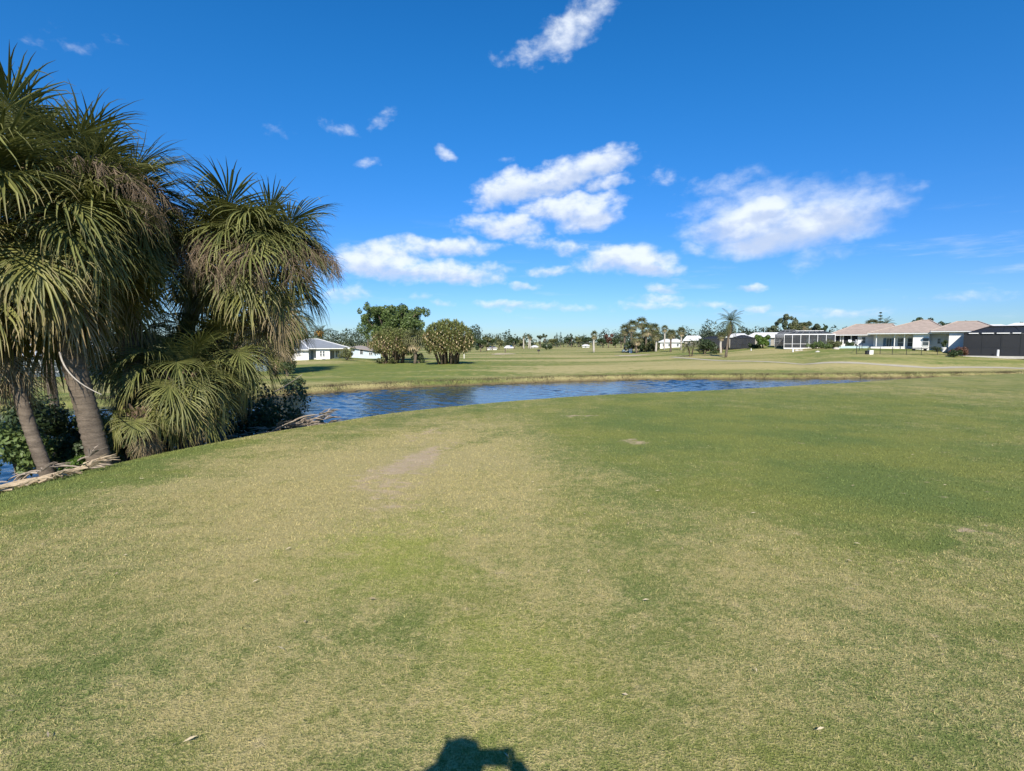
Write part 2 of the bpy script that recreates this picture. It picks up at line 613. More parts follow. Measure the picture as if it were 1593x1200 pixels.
def foliage_mat(name, dark, light, tip=None, trans=0.25, rough=0.5, objcol=False):
    """leaves: colour between two tones by the per-leaf value; obj colour r = yellow, g = dead"""
    m, T, out = new_mat(name)
    rnd = T.node('ShaderNodeAttribute', attribute_name='rnd').outputs['Fac']
    P = T.node('ShaderNodeNewGeometry').outputs['Position']
    n = T.noise(P, 2.5, 3.0, 0.6)
    f = T.math('ADD', T.math('MULTIPLY', rnd, 0.75), T.math('MULTIPLY_ADD', n, 0.9, -0.35), clamp=True)
    c = T.mix(f, dark, light)
    if objcol:
        oc = T.node('ShaderNodeObjectInfo').outputs['Color']
        s = T.node('ShaderNodeSeparateColor')
        T.put(s.inputs[0], oc)
        c = T.mix(s.outputs[0], c, T.mix(f, (0.15, 0.15, 0.035), (0.30, 0.27, 0.07)))
        c = T.mix(s.outputs[1], c, T.mix(f, (0.17, 0.115, 0.06), (0.46, 0.36, 0.22)))
        tipa = T.node('ShaderNodeAttribute', attribute_name='tip').outputs['Fac']
        tf = T.math('MULTIPLY', T.smooth(tipa, 0.62, 1.0), T.math('ADD', T.math('MULTIPLY', s.outputs[0], 0.9), 0.15, clamp=True))
        c = T.mix(tf, c, (0.42, 0.30, 0.15))
    elif tip:
        tipa = T.node('ShaderNodeAttribute', attribute_name='tip').outputs['Fac']
        c = T.mix(tipa, c, tip)
    b = T.node('ShaderNodeBsdfPrincipled')
    T.put(b.inputs['Base Color'], c)
    b.inputs['Roughness'].default_value = rough
    b.inputs['Specular IOR Level'].default_value = 0.35
    if trans:
        tr = T.node('ShaderNodeBsdfTranslucent')
        T.put(tr.inputs[0], c)
        mx = T.node('ShaderNodeMixShader')
        mx.inputs[0].default_value = trans
        T.t.links.new(b.outputs[0], mx.inputs[1])
        T.t.links.new(tr.outputs[0], mx.inputs[2])
        T.t.links.new(mx.outputs[0], out.inputs[0])
    else:
        T.t.links.new(b.outputs[0], out.inputs[0])
    return m


M_turf = turf_mat('turf_ground', False)
M_blade = turf_mat('turf_blades', True)

# ------------------------------------------------------------------ terrain
def catmull(pts, n=8):
    p = [np.array(q, float) for q in pts]
    out = []
    for i in range(len(p) - 1):
        p0 = p[max(i - 1, 0)]
        p1, p2 = p[i], p[i + 1]
        p3 = p[min(i + 2, len(p) - 1)]
        for k in range(n):
            t = k / n
            out.append(0.5 * ((2 * p1) + (-p0 + p2) * t + (2 * p0 - 5 * p1 + 4 * p2 - p3) * t * t + (-p0 + 3 * p1 - 3 * p2 + p3) * t ** 3))
    out.append(p[-1])
    return np.array(out)


# edge of the tee: beyond it the bank drops to the pond (plan, metres)
EDGE = catmull([(-5.6, -60), (-5.3, -20), (-5.4, 0), (-6.1, 5.8), (-6.0, 8.0), (-5.4, 9.8), (-4.6, 11.4), (-2.7, 14.6), (2.3, 18.6), (11.2, 23.4), (31, 36), (68, 52), (135, 74), (400, 130)])
# far shore
SHORE = catmull([(-60, -60), (-52, -10), (-47, 10), (-41, 25), (-31.6, 35), (-24, 41.5), (-19.3, 45), (-14.9, 49.7), (-9.2, 53.9), (-1.3, 58), (7.6, 62.3), (19.6, 65.5), (35.2, 66.4), (44.5, 67.5), (66.5, 71), (90, 78), (140, 100), (400, 190)])
NEAR_POLY = np.vstack([EDGE, [(400, -60)]])
FAR_POLY = np.vstack([SHORE, [(400, 6000), (-6000, 6000), (-6000, -60)]])


def seg_dist(px, py, line):
    d = np.full(px.shape, 1e18)
    for i in range(len(line) - 1):
        ax, ay = line[i]
        bx, by = line[i + 1]
        vx, vy = bx - ax, by - ay
        t = np.clip(((px - ax) * vx + (py - ay) * vy) / (vx * vx + vy * vy), 0, 1)
        d = np.minimum(d, (px - ax - t * vx) ** 2 + (py - ay - t * vy) ** 2)
    return np.sqrt(d)


def inside(px, py, poly):
    r = np.zeros(px.shape, bool)
    j = len(poly) - 1
    for i in range(len(poly)):
        xi, yi = poly[i]
        xj, yj = poly[j]
        if yi != yj:
            r ^= ((yi > py) != (yj > py)) & (px < (xj - xi) * (py - yi) / (yj - yi) + xi)
        j = i
    return r


# heights of the far side: photo column, row, forward distance
CTRL = [(440, 562, 100), (535, 558, 104), (100, 600, 66), (300, 585, 74), (20, 590, 75), (-150, 590, 70), (600, 590, 60), (600, 575, 80), (600, 562, 108),
        (697, 566, 86), (570, 558, 122), (850, 576, 76), (850, 560, 105), (850, 550, 150), (850, 541.5, 260), (924, 548, 160), (990, 549, 150),
        (1075, 555, 106), (1130, 556, 100), (1250, 566, 84), (1593, 573, 78), (1450, 570, 78), (1100, 563, 88), (1430, 545, 99), (1430, 552, 91), (1590, 551, 92),
        (1270, 542, 104), (1180, 539, 124), (1050, 541, 160), (740, 547, 200), (640, 552, 160), (1700, 560, 85), (1700, 548, 95), (1350, 544, 100)]
cx, cy, cz = [], [], []
for (px, row, d) in CTRL:
    p = at(px, row, d)
    cx.append(p.x); cy.append(p.y); cz.append(p.z)
for (x, y, z) in ((-300, 300, -1.8), (0, 500, -2.0), (250, 300, 0.6), (0, 1500, -2.5), (800, 1500, 0), (-1500, 1500, -2), (-100, 130, -1.8), (-90, 20, -1.9), (-150, -100, -1.8), (300, 200, .8), (150, 120, 0.4)):
    cx.append(x); cy.append(y); cz.append(z)
cx, cy, cz = map(np.array, (cx, cy, cz))


def warp_xy(x, y):      # logarithmic radius so near and far control points weigh alike
    r = np.hypot(x, y) + 1e-6
    k = np.log(r) * 40 / r
    return x * k, y * k


_wx, _wy = warp_xy(cx, cy)
_A = np.hypot(_wx[:, None] - _wx[None], _wy[:, None] - _wy[None])
_n = len(cx)
_M = np.zeros((_n + 1, _n + 1))
_M[:_n, :_n] = _A + np.eye(_n) * -0.6
_M[:_n, _n] = 1
_M[_n, :_n] = 1
_wts = np.linalg.solve(_M, np.append(cz, 0))


def field(x, y):
    u, v = warp_xy(x, y)
    z = np.full(x.shape, _wts[_n])
    for i in range(_n):
        z = z + _wts[i] * np.hypot(u - _wx[i], v - _wy[i])
    return np.maximum(z, WATER + 0.5)


def sstep(a, b, x):
    t = np.clip((x - a) / (b - a), 0, 1)
    return t * t * (3 - 2 * t)


def vnoise(x, y, s):
    return (np.sin(x * s + 1.3 * np.sin(y * s * .7 + .4)) + np.sin(y * s * 1.13 + 1.7 * np.sin(x * s * .57 + 2.1))) * .25


def height(x, y):
    x = np.asarray(x, float)
    y = np.asarray(y, float)
    ins = inside(x, y, NEAR_POLY)
    d = seg_dist(x, y, EDGE)
    s = np.where(ins, -d, d)
    r = np.hypot(x, y)
    tee = -0.012 * np.maximum(r - 2, 0) + vnoise(x, y, .55) * 0.03
    tee = np.maximum(tee, -0.6)
    q = np.maximum(0, s + 1.6)
    near = tee - 0.30 * (np.sqrt(q * q + 1.2) - math.sqrt(1.2))
    near = np.where(r > 400, -50, near)
    fi = inside(x, y, FAR_POLY)
    t = seg_dist(x, y, SHORE) * np.where(fi, 1, -1) + vnoise(x, y, .8) * .5 + vnoise(x, y, 2.3) * .25
    f = field(x, y)
    bank = WATER - 0.25 + 0.75 * sstep(-0.25, 0.7, t)
    bank = bank + (f - (WATER + 0.5)) * sstep(0.7, 15, t)
    far = np.where(t < -.25, WATER - 0.25 + np.maximum(t, -4) * 0.3, bank)
    z = np.maximum(near, far)
    z = np.where(ins & (s < -2), near, z)
    return np.maximum(z, WATER - 1.2)


def hz(x, y):
    return float(height(np.array([x]), np.array([y]))[0])


def ground_at(px, row):
    """where the ray through a photo pixel meets the ground"""
    r = ray(px, row)
    t = np.concatenate([np.arange(1, 60, .1), np.arange(60, 500, .5)])
    x, y, z = r.x * t, r.y * t, EYE + r.z * t
    below = np.nonzero(z < height(x, y))[0]
    i = below[0] if len(below) else len(t) - 1
    return Vector((x[i], y[i], hz(x[i], y[i])))


def on_ground(px, d):
    """a place on the ground in the direction of a photo column at forward distance d"""
    x = PX(px, d, 560)
    return Vector((x, d, hz(x, d)))


_az = np.concatenate([np.arange(-60, 60, .35), np.arange(60, 300, 3.0)]) * math.pi / 180
_r = [0.0]
_r = list(np.arange(0.25, 12, .25)) + [12.0]
while _r[-1] < 110:
    _r.append(_r[-1] * 1.0125)
while _r[-1] < 7000:
    _r.append(_r[-1] * 1.06)
_r = np.array(_r)
A_, R_ = np.meshgrid(_az, _r)
gx, gy = R_ * np.sin(A_), R_ * np.cos(A_)
gz = height(gx.ravel(), gy.ravel()).reshape(gx.shape)
nr, na = gx.shape
co = np.stack([gx, gy, gz], -1).reshape(-1, 3)
co = np.vstack([co, [[0, 0, hz(0, 0)]]])
ii, jj = np.meshgrid(np.arange(nr - 1), np.arange(na), indexing='ij')
j2 = (jj + 1) % na
quads = np.stack([ii * na + jj, ii * na + j2, (ii + 1) * na + j2, (ii + 1) * na + jj], -1).reshape(-1, 4)[:, ::-1]
me = np_mesh('ground', co, quads, M_turf, smooth=True)
ground = tag(link_mesh('ground', me), kind='structure')
c0 = nr * na
fan = np.stack([np.full(na, c0), np.arange(na), (np.arange(na) + 1) % na], -1)[:, ::-1]
co_f = np.vstack([co[:na], co[-1:]])
fan = np.where(fan == c0, na, fan)
bm_me = np_mesh('ground_underfoot', co_f, fan, M_turf, smooth=True)
tag(link_mesh('ground_underfoot', bm_me), kind='structure')

# pond: rippled sheet
m, T, out = new_mat('pond_water')
P = T.node('ShaderNodeNewGeometry').outputs['Position']
w2 = T.noise(T.mapping(P, rot=(0, 0, -.2), scale=(1.0, 0.7, 1)), 9.0, 3.0, 0.6, 0.3)
bp = T.node('ShaderNodeBump')
bp.inputs['Strength'].default_value = 0.5
bp.inputs['Distance'].default_value = 0.02
T.put(bp.inputs['Height'], w2)
b = T.node('ShaderNodeBsdfPrincipled')
T.put(b.inputs['Base Color'], T.mix(T.noise(P, .2), (0.010, 0.022, 0.034), (0.016, 0.032, 0.044)))
b.inputs['Roughness'].default_value = 0.08
b.inputs['IOR'].default_value = 1.33
T.put(b.inputs['Normal'], bp.outputs[0])
T.t.links.new(b.outputs[0], out.inputs[0])
M_water = m
_r = np.concatenate([np.arange(3, 14, 1.0), np.arange(14, 74, .13), np.arange(74, 150, 2.0)])
_a = np.concatenate([np.arange(-170, -48, 4.0), np.arange(-48, 42, .16), np.arange(42, 80, 2.0)]) * math.pi / 180
A_, R_ = np.meshgrid(_a, _r)
gx, gy = R_ * np.sin(A_), R_ * np.cos(A_)


def waves(x, y, seed=3):
    rg = np.random.default_rng(seed)
    z = np.zeros_like(x)
    for k in range(34):
        lam = 0.30 * 1.075 ** k
        if lam > 2.2:
            break
        th = math.radians(215) + rg.normal() * .75
        kx, ky = 2 * math.pi / lam * math.cos(th), 2 * math.pi / lam * math.sin(th)
        ph = rg.uniform(0, 6.283)
        z += lam * .0066 * np.sin(kx * x + ky * y + ph + .8 * np.sin(.31 * kx * x - .23 * ky * y + ph * 2))
    gust = .62 + .38 * np.sin(x * .23 + 1.2 * np.sin(y * .11)) * np.sin(y * .17 + .5 + np.sin(x * .13))
    return z * gust


gz = WATER + waves(gx, gy)
nr, na = gx.shape
ii, jj = np.meshgrid(np.arange(nr - 1), np.arange(na - 1), indexing='ij')
quads = np.stack([ii * na + jj, ii * na + jj + 1, (ii + 1) * na + jj + 1, (ii + 1) * na + jj], -1).reshape(-1, 4)[:, ::-1]
tag(link_mesh('pond_water', np_mesh('pond_water', np.stack([gx, gy, gz], -1).reshape(-1, 3), quads, M_water, smooth=True)), kind='structure')

# ------------------------------------------------------------------ plant materials
M_frond = foliage_mat('fan_frond', (0.055, 0.072, 0.020), (0.26, 0.27, 0.085), objcol=True, trans=0.22, rough=0.48)
M_spray = foliage_mat('seed_spray', (0.16, 0.115, 0.075), (0.33, 0.25, 0.165), trans=0.1, rough=0.8)
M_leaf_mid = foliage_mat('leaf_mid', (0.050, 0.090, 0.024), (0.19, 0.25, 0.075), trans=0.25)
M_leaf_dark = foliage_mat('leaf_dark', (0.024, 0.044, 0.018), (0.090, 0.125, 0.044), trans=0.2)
M_wood_far = foliage_mat('distant_leaves', (0.022, 0.036, 0.022), (0.070, 0.092, 0.046), trans=0.1)
M_leaf_olive = foliage_mat('leaf_olive', (0.060, 0.078, 0.028), (0.20, 0.205, 0.080), trans=0.2)
M_leaf_grey = foliage_mat('leaf_grey', (0.060, 0.082, 0.050), (0.175, 0.205, 0.115), trans=0.2)
M_leaf_yellow = foliage_mat('leaf_yellow', (0.20, 0.19, 0.03), (0.42, 0.36, 0.05), trans=0.2)
M_leaf_bright = foliage_mat('leaf_bright', (0.050, 0.105, 0.016), (0.15, 0.23, 0.040), trans=0.25)
M_leaf_red = foliage_mat('leaf_red', (0.09, 0.045, 0.03), (0.22, 0.11, 0.07), trans=0.2)
M_leaf_screw = foliage_mat('leaf_screw_pine', (0.12, 0.16, 0.05), (0.37, 0.39, 0.14), tip=(0.62, 0.50, 0.29), trans=0.25)
M_far_fan = foliage_mat('far_fan', (0.055, 0.078, 0.028), (0.19, 0.205, 0.075), tip=(0.50, 0.40, 0.23), trans=0.15)
M_feather = foliage_mat('feather_frond', (0.035, 0.052, 0.020), (0.135, 0.155, 0.060), tip=(0.30, 0.26, 0.12), trans=0.15)
M_trunk = simple('palm_trunk', (0.15, 0.12, 0.09), 0.9, 0.5, 4.0, 0.1, 0.03, stretch=(1, 1, 6))
M_trunk_dark = simple('dark_trunk', (0.14, 0.105, 0.075), 0.95, 0.4, 6.0, 0.1, 0.03, stretch=(1, 1, 3))
M_bark = simple('bark', (0.16, 0.125, 0.095), 0.95, 0.35, 5.0, 0.1, 0.02, stretch=(1, 1, .4))
M_pale_trunk = simple('pale_trunk', (0.46, 0.42, 0.36), 0.9, 0.25, 4.0, 0.1, 0.01, stretch=(1, 1, 4))
M_boot = simple('leaf_base', (0.24, 0.17, 0.11), 0.9, 0.4, 9.0, 0.1)
M_straw = simple('dead_frond', (0.42, 0.33, 0.22), 0.85, 0.35, 14.0, 0.15)
M_twig = simple('dry_twig', (0.34, 0.28, 0.22), 0.9, 0.3, 14.0, 0.1)
M_pale_stick = simple('pale_stick', (0.40, 0.36, 0.30), 0.8, 0.2, 14.0, 0.1)


def unit(v):
    n = math.sqrt(v[0] ** 2 + v[1] ** 2 + v[2] ** 2) + 1e-9
    return np.array([v[0] / n, v[1] / n, v[2] / n])


# ------------------------------------------------------------------ fan palm fronds (length about 1.9 m, origin at the foot of the stalk, heading +X)
def frond_mesh(name, elev, seed, dead=False, nseg=46):
    rg = random.Random(seed)
    V, Fc, RND, TIP = [], [], [], []

    def strip(secs, rnd, tips):
        """secs: list of (centre, across vector, lift vector)"""
        o = len(V)
        for (c, a, l), tp in zip(secs, tips):
            V.extend([c - a, c + l, c + a])
            RND.extend([rnd * .8, rnd, rnd * .9])
            TIP.extend([tp] * 3)
        for i in range(len(secs) - 1):
            b = o + i * 3
            Fc.append((b, b + 1, b + 4, b + 3))
            Fc.append((b + 1, b + 2, b + 5, b + 4))
    side = np.array([0, 1.0, 0])
    Lp, R = (0.74, 1.12) if elev > -.3 else (0.62, 1.12)
    if dead:
        Lp, R = 0.8, 0.95
    # stalk
    e = elev
    p = np.zeros(3)
    secs = []
    n = 6
    for i in range(n + 1):
        d = np.array([math.cos(e), 0, math.sin(e)])
        up = np.array([-math.sin(e), 0, math.cos(e)])
        w = 0.030 - 0.016 * i / n
        secs.append((p.copy(), side * w, up * w * .8))
        if i < n:
            p = p + d * (Lp / n)
            e -= (0.03 + 0.02 * rg.random()) * (1.0 if e > -1.2 else 0.2)
    strip(secs, 0.95, [0.0] * (n + 1))
    # costa that arches over into the blade
    costa = []
    m = 10
    ce = e
    cp = p.copy()
    for i in range(m + 1):
        d = np.array([math.cos(ce), 0, math.sin(ce)])
        costa.append((cp.copy(), d, np.array([-math.sin(ce), 0, math.cos(ce)])))
        cp = cp + d * (R * 0.42 / m)
        ce = max(ce - (((0.035 if elev > .5 else 0.075) if seed % 2 == 0 else 0.135) if not dead else 0.05), -1.5)
    spread = math.radians(118 if not dead else 70)
    for k in range(nseg):
        u = (k + 0.5) / nseg * 2 - 1            # -1..1 across the fan
        phi = u * spread + rg.gauss(0, .035)
        ui = (1 - abs(u)) ** 0.9 * m
        i0 = min(int(ui), m - 1)
        fr = ui - i0
        o = costa[i0][0] * (1 - fr) + costa[i0 + 1][0] * fr
        d0 = unit(costa[i0][1] * (1 - fr) + costa[i0 + 1][1] * fr)
        n0 = unit(costa[i0][2] * (1 - fr) + costa[i0 + 1][2] * fr)
        d = unit(d0 * math.cos(phi) + side * math.sin(phi) + n0 * (0.22 * abs(math.sin(phi)) + .06 * (rg.random() - .5)))
        L = R * (0.60 + 0.30 * math.cos(phi * .6)) * (0.9 + .18 * rg.random())
        if rg.random() < .06:
            L *= .6
        rnd = rg.random()
        stiff = min(1, max(0, (1.45 - elev) / 1.5))
        droop = (0.17 + 0.30 * stiff + (0.12 + 0.36 * stiff) * rg.random()) * ((1.0 if seed % 2 == 0 else 1.5) if not dead else 1.3)
        kink = rg.choice((2, 3, 4)) if rg.random() < .28 else 99
        ts = [0, .22, .45, .65, .84, 1.0]
        ws = [.004, .014, .017, .0115, .006, .001]
        pos = o.copy()
        dd = d.copy()
        secs = []
        for q, tt in enumerate(ts):
            if q:
                pos = pos + dd * (L * (ts[q] - ts[q - 1]))
                g = droop * (tt ** 1.6)
                if q == kink:
                    g += rg.uniform(.5, 1.3)
                dd = unit(dd + np.array([0, 0, -1.0]) * g + np.array([rg.gauss(0, .06), rg.gauss(0, .06), rg.gauss(0, .03)]))
            ac = unit(np.cross(n0, dd) + np.array([0, 0, 1e-4]))
            li = unit(np.cross(dd, ac))
            w = ws[q] * (1.0 if not dead else .7)
            secs.append((pos.copy(), ac * w, -li * w * .55))
        strip(secs, rnd, ts)
    return np_mesh(name, np.array(V), np.array(Fc), M_frond, {'rnd': RND, 'tip': TIP})


ELEVS = [82, 66, 50, 35, 20, 5, -12, -30, -50, -70]
FRONDS = {e: [frond_mesh('frond_%d' % e, math.radians(e), 1000 + e * 4 + s) for s in range(2)] for e in ELEVS}
DEADF = [frond_mesh('dead_frond', math.radians(e), 900 + e, True, 26) for e in (-40, -62, -80)]


def spray_mesh(seed, scale=1.0):
    """old flower stalk: an arching stem with drooping side branches of fine twigs"""
    rg = random.Random(seed)
    V, Fc, RND = [], [], []

    def strip(pts, w0, w1, rnd):
        o = len(V)
        n = len(pts)
        for i, p in enumerate(pts):
            w = w0 + (w1 - w0) * i / (n - 1)
            d = unit(pts[min(i + 1, n - 1)] - pts[max(i - 1, 0)])
            a = unit(np.cross(d, np.array([.2, .5, .8])))
            b2 = np.cross(d, a)
            V.extend([p + a * w, p - a * .5 * w + b2 * .87 * w, p - a * .5 * w - b2 * .87 * w])
            RND.extend([rnd] * 3)
        for i in range(n - 1):
            for k in range(3):
                q = o + i * 3
                Fc.append((q + k, q + (k + 1) % 3, q + 3 + (k + 1) % 3, q + 3 + k))
    e = math.radians(38)
    p = np.zeros(3)
    main = []
    for i in range(15):
        main.append(p.copy())
        p = p + np.array([math.cos(e), 0, math.sin(e)]) * 0.125 * scale
        e -= 0.09 + i * 0.011
        e = max(e, -1.45)
    strip(main, .014, .005, 1.0)
    for i in range(5, 15):
        for s in (-1, 1):
            b = main[i]
            d = unit(np.array([rg.uniform(-.1, .7), s * rg.uniform(.4, 1.0), rg.uniform(-.2, .4)]))
            br = [b.copy()]
            for k in range(4):
                d = unit(d + np.array([0, 0, -.28]))
                br.append(br[-1] + d * .085 * scale * (1.3 - i * .03))
            strip(br, .006, .003, .8)
            for k in range(1, 5):
                for j in range(5):
                    d2 = unit(d * .5 + np.array([rg.gauss(0, .6), rg.gauss(0, .6), rg.gauss(-.2, .4)]))
                    tw = [br[k].copy()]
                    for q in range(3):
                        d2 = unit(d2 + np.array([0, 0, -.45]))
                        tw.append(tw[-1] + d2 * rg.uniform(.06, .11) * scale)
                    strip(tw, .0032, .0015, rg.random() * .8)
    return np_mesh('flower_stalk', np.array(V), np.array(Fc), M_spray, {'rnd': RND})


SPRAYS = [spray_mesh(s) for s in (1, 2)]


def bez(a, b, c, n=12, d=None):
    a, b, c = Vector(a), Vector(b), Vector(c)
    out = []
    for i in range(n + 1):
        t = i / n
        if d is None:
            out.append(a * (1 - t) ** 2 + b * 2 * t * (1 - t) + c * t * t)
        else:
            dd = Vector(d)
            out.append(a * (1 - t) ** 3 + b * 3 * t * (1 - t) ** 2 + c * 3 * t * t * (1 - t) + dd * t ** 3)
    return out


def trunk_mb(pts, r0, r1, n=14, rings=True, seed=0):
    """trunk with ring scars and a slightly flared foot"""
    rg = random.Random(seed)
    P, R = [], []
    tot = sum((pts[i + 1] - pts[i]).length for i in range(len(pts) - 1))
    acc = 0
    for i in range(len(pts) - 1):
        L = (pts[i + 1] - pts[i]).length
        m = max(1, int(L / 0.045)) if rings else 1
        for k in range(m):
            f = (acc + L * k / m) / tot
            P.append(pts[i].lerp(pts[i + 1], k / m))
            r = r0 + (r1 - r0) * f
            r *= 1 + .22 * math.exp(-f * 14)
            if rings:
                r *= 1 + (.05 if len(P) % 2 else -.035) + rg.uniform(-.025, .025)
            R.append(r)
        acc += L
    P.append(pts[-1])
    R.append(r1)
    return MB().tube(P, R, n)


def boots_mb(pts, r, f0, f1, seed, dens=38, size=0.22):
    """criss-cross stubs of old leaf stalks on the upper trunk"""
    rg = random.Random(seed)
    mb = MB()
    n = len(pts) - 1
    for k in range(dens):
        f = f0 + (f1 - f0) * k / dens
        i = min(int(f * n), n - 1)
        c = pts[i].lerp(pts[i + 1], f * n - i)
        d = (pts[i + 1] - pts[i]).normalized()
        a = k * 2.4 + rg.uniform(-.2, .2)
        e1 = d.cross(Vector((.3, 1, .1))).normalized()
        e2 = d.cross(e1)
        o = e1 * math.cos(a) + e2 * math.sin(a)
        t = d.cross(o)
        L = size * rg.uniform(.7, 1.3)
        p0 = c + o * r * .9
        for s in (-1, 1):
            q = p0 + t * s * .05
            tip = p0 + d * L + o * L * rg.uniform(.35, .6)
            w = .022
            mb.add([q - t * w, q + t * w, q + o * .03, tip - t * w * .7, tip + t * w * .7, tip + o * .02],
                   [(0, 1, 4, 3), (1, 2, 5, 4), (2, 0, 3, 5), (3, 4, 5)])
    return mb


def fan_palm(label, base, pts, r0, r1, crown_r, specs, seed, trunk_mat=None, boots=True, sprays=(), dead=0, group='cabbage palms in the near clump', sink=0.15, yellow=0.0, deadarc=None, lean=None, layer=0.0):
    """pts: trunk axis in world coordinates from the foot up; specs: list of (elevation, count)"""
    rg = random.Random(seed)
    root = empty('fan_palm', base, label, 'palm tree', group)
    tp = list(pts)
    tp[0] = tp[0] - Vector((0, 0, sink))
    tr = trunk_mb(tp, r0, r1, 14, True, seed).build('trunk', trunk_mat or M_trunk, root, True)
    if boots:
        b = boots_mb(tp, r1, boots if isinstance(boots, float) else .55, .99, seed, 44)
        o = b.build('leaf_base', M_boot, root)
        tag(o, kind='stuff')
    top = pts[-1] - root.location
    axis = (pts[-1] - pts[-3]).normalized()
    sc = crown_r / 1.86
    k = 0
    for (e, cnt) in specs:
        for j in range(cnt):
            az_ = k * 2.39996 + rg.uniform(-.25, .25)
            k += 1
            me = rg.choice(FRONDS[e])
            o = link_mesh('frond', me, root)
            drop = (80 - e) * .0035 * sc + (rg.uniform(-.1, layer) if e < 75 else 0)
            o.location = top - axis * drop + Vector((math.cos(az_) * r1 * .7, math.sin(az_) * r1 * .7, 0))
            if lean:
                o.rotation_euler = (rg.uniform(-.12, .12) + lean[0], rg.uniform(-.1, .1) + lean[1], az_)
            else:
                o.rotation_euler = (rg.uniform(-.18, .18), rg.uniform(-.15, .15), az_)
            s = sc * rg.uniform(.84, 1.1) * (.8 if e == 82 else 1)
            o.scale = (s, s, s)
            y = max(0, min(1, (20 - e) / 95 + rg.uniform(-.2, .25) + yellow))
            dd = 0.0
            if e <= -50 and rg.random() < .5:
                dd = rg.uniform(.3, .9)
            o.color = (y * .85, dd, 0, 1)
    for j in range(dead):
        az_ = j * 2.39996 + 1.0 if deadarc is None else rg.uniform(*deadarc)
        o = link_mesh('dead_frond', rg.choice(DEADF), root)
        o.location = top + Vector((math.cos(az_) * r1, math.sin(az_) * r1, -.25 * sc - rg.uniform(0, .5) * sc))
        o.rotation_euler = (rg.uniform(-.15, .15), rg.uniform(-.1, .1), az_)
        s = sc * rg.uniform(.75, 1.05)
        o.scale = (s, s, s)
        o.color = (.6, rg.uniform(.8, 1), 0, 1)
    for az_ in sprays:
        o = link_mesh('flower_stalk', rg.choice(SPRAYS), root)
        o.location = top + Vector((0, 0, -.1))
        o.rotation_euler = (rg.uniform(-.2, .2), rg.uniform(-.1, .15), math.radians(az_))
        s = sc * rg.uniform(1.0, 1.25)
        o.scale = (s, s, s)
    return root


FULL = [(82, 6), (66, 7), (50, 8), (35, 9), (20, 9), (5, 9), (-12, 9), (-30, 9), (-50, 8), (-70, 7)]

# ---- the near clump on the left bank
def trunk_pts(foot, via, top, n=14):
    return bez(foot, via, top, n)


# A: the big palm at the left edge
fA = on_ground(147, 8.2)
BIG = [(82, 7), (66, 15), (50, 17), (35, 14), (20, 13), (5, 12), (-12, 12), (-30, 11), (-50, 11), (-70, 9)]
MID = [(82, 6), (66, 9), (50, 10), (35, 10), (20, 10), (5, 9), (-12, 9), (-30, 8), (-50, 7), (-70, 5)]
fan_palm('huge shaggy palm at the left edge with fronds hanging to its banded trunk', fA,
         bez(fA, at(132, 610, fA.y + .1), at(80, 470, fA.y), 14, at(40, 268, fA.y - .1)), .15, .14, 1.74,
         BIG, 11, sprays=(10, 35), dead=12, yellow=.10, layer=1.15)
# A2: the crown tucked behind it on the right
pA2 = on_ground(212, 9.6)
fan_palm('tall palm pressed behind the shoulder of the huge shaggy one', pA2,
         bez(pA2, at(215, 560, 9.6), at(150, 292, 9.5), 14), .16, .14, 1.46,
         BIG, 23, sprays=(20,), dead=6, yellow=.05, layer=.9)
# B1 / B2: two heads of the right-leaning palms
pB = on_ground(232, 11.0)
fan_palm('right leaning palm with brown seed sprays under a round green crown', pB,
         bez(pB, at(300, 560, 11.0), at(362, 475, 11.0), 16, at(398, 394, 11.0)), .19, .17, 1.64,
         [(82, 7), (66, 15), (50, 18), (35, 17), (20, 14), (5, 10), (-12, 6), (-30, 3), (-50, 1)], 31, M_trunk_dark, .25,
         sprays=(-95, -68, -38, -15, -115, 5), dead=6, layer=.22, yellow=.04, deadarc=(-1.5, .5))
pB2 = on_ground(222, 12.2)
fan_palm('slimmer dark palm leaning out between the shaggy palm and the seed laden one', pB2,
         bez(pB2, at(275, 560, 12.2), at(322, 405, 12.2), 14), .17, .15, 1.25,
         [(82, 5), (66, 7), (50, 8), (35, 7), (20, 7), (5, 6), (-12, 5), (-30, 3), (-50, 2)], 37, M_trunk_dark, .3, dead=2)
# D: low young palms filling the middle of the clump
pD = on_ground(292, 9.6)
fan_palm('squat palm low in the clump with broad green fans over the pond', pD,
         bez(pD, at(286, 650, 9.6), at(280, 588, 9.6), 8), .20, .18, 1.12,
         [(82, 3), (66, 4), (50, 6), (35, 7), (20, 8), (5, 8), (-12, 8), (-30, 5)], 41, M_trunk_dark, .2, dead=3, yellow=.06)
pD2 = on_ground(226, 8.9)
fan_palm('small palm wearing a brown skirt of dead fronds beside the banded trunk', pD2,
         bez(pD2, at(224, 670, 8.9), at(220, 645, 8.9), 8), .15, .14, .66,
         [(50, 2), (35, 3), (20, 4), (5, 5), (-12, 5), (-30, 4)], 43, M_trunk_dark, .2, dead=14, yellow=.2)
pD3 = on_ground(330, 10.9)
fan_palm('half hidden palm at the right end of the clump with grey green fans', pD3,
         bez(pD3, at(335, 630, 10.9), at(356, 545, 10.9), 8), .17, .15, 1.25,
         [(82, 3), (66, 4), (50, 5), (35, 5), (20, 6), (5, 6), (-12, 5), (-30, 3)], 47, M_trunk_dark, .2, dead=2)
pD4 = on_ground(180, 10.6)
fan_palm('dim palm deep in the shade at the heart of the clump', pD4,
         bez(pD4, at(190, 620, 10.6), at(215, 520, 10.6), 8), .17, .15, 1.35,
         [(50, 3), (35, 4), (20, 6), (5, 7), (-12, 7), (-30, 5)], 49, M_trunk_dark, .2, dead=4)
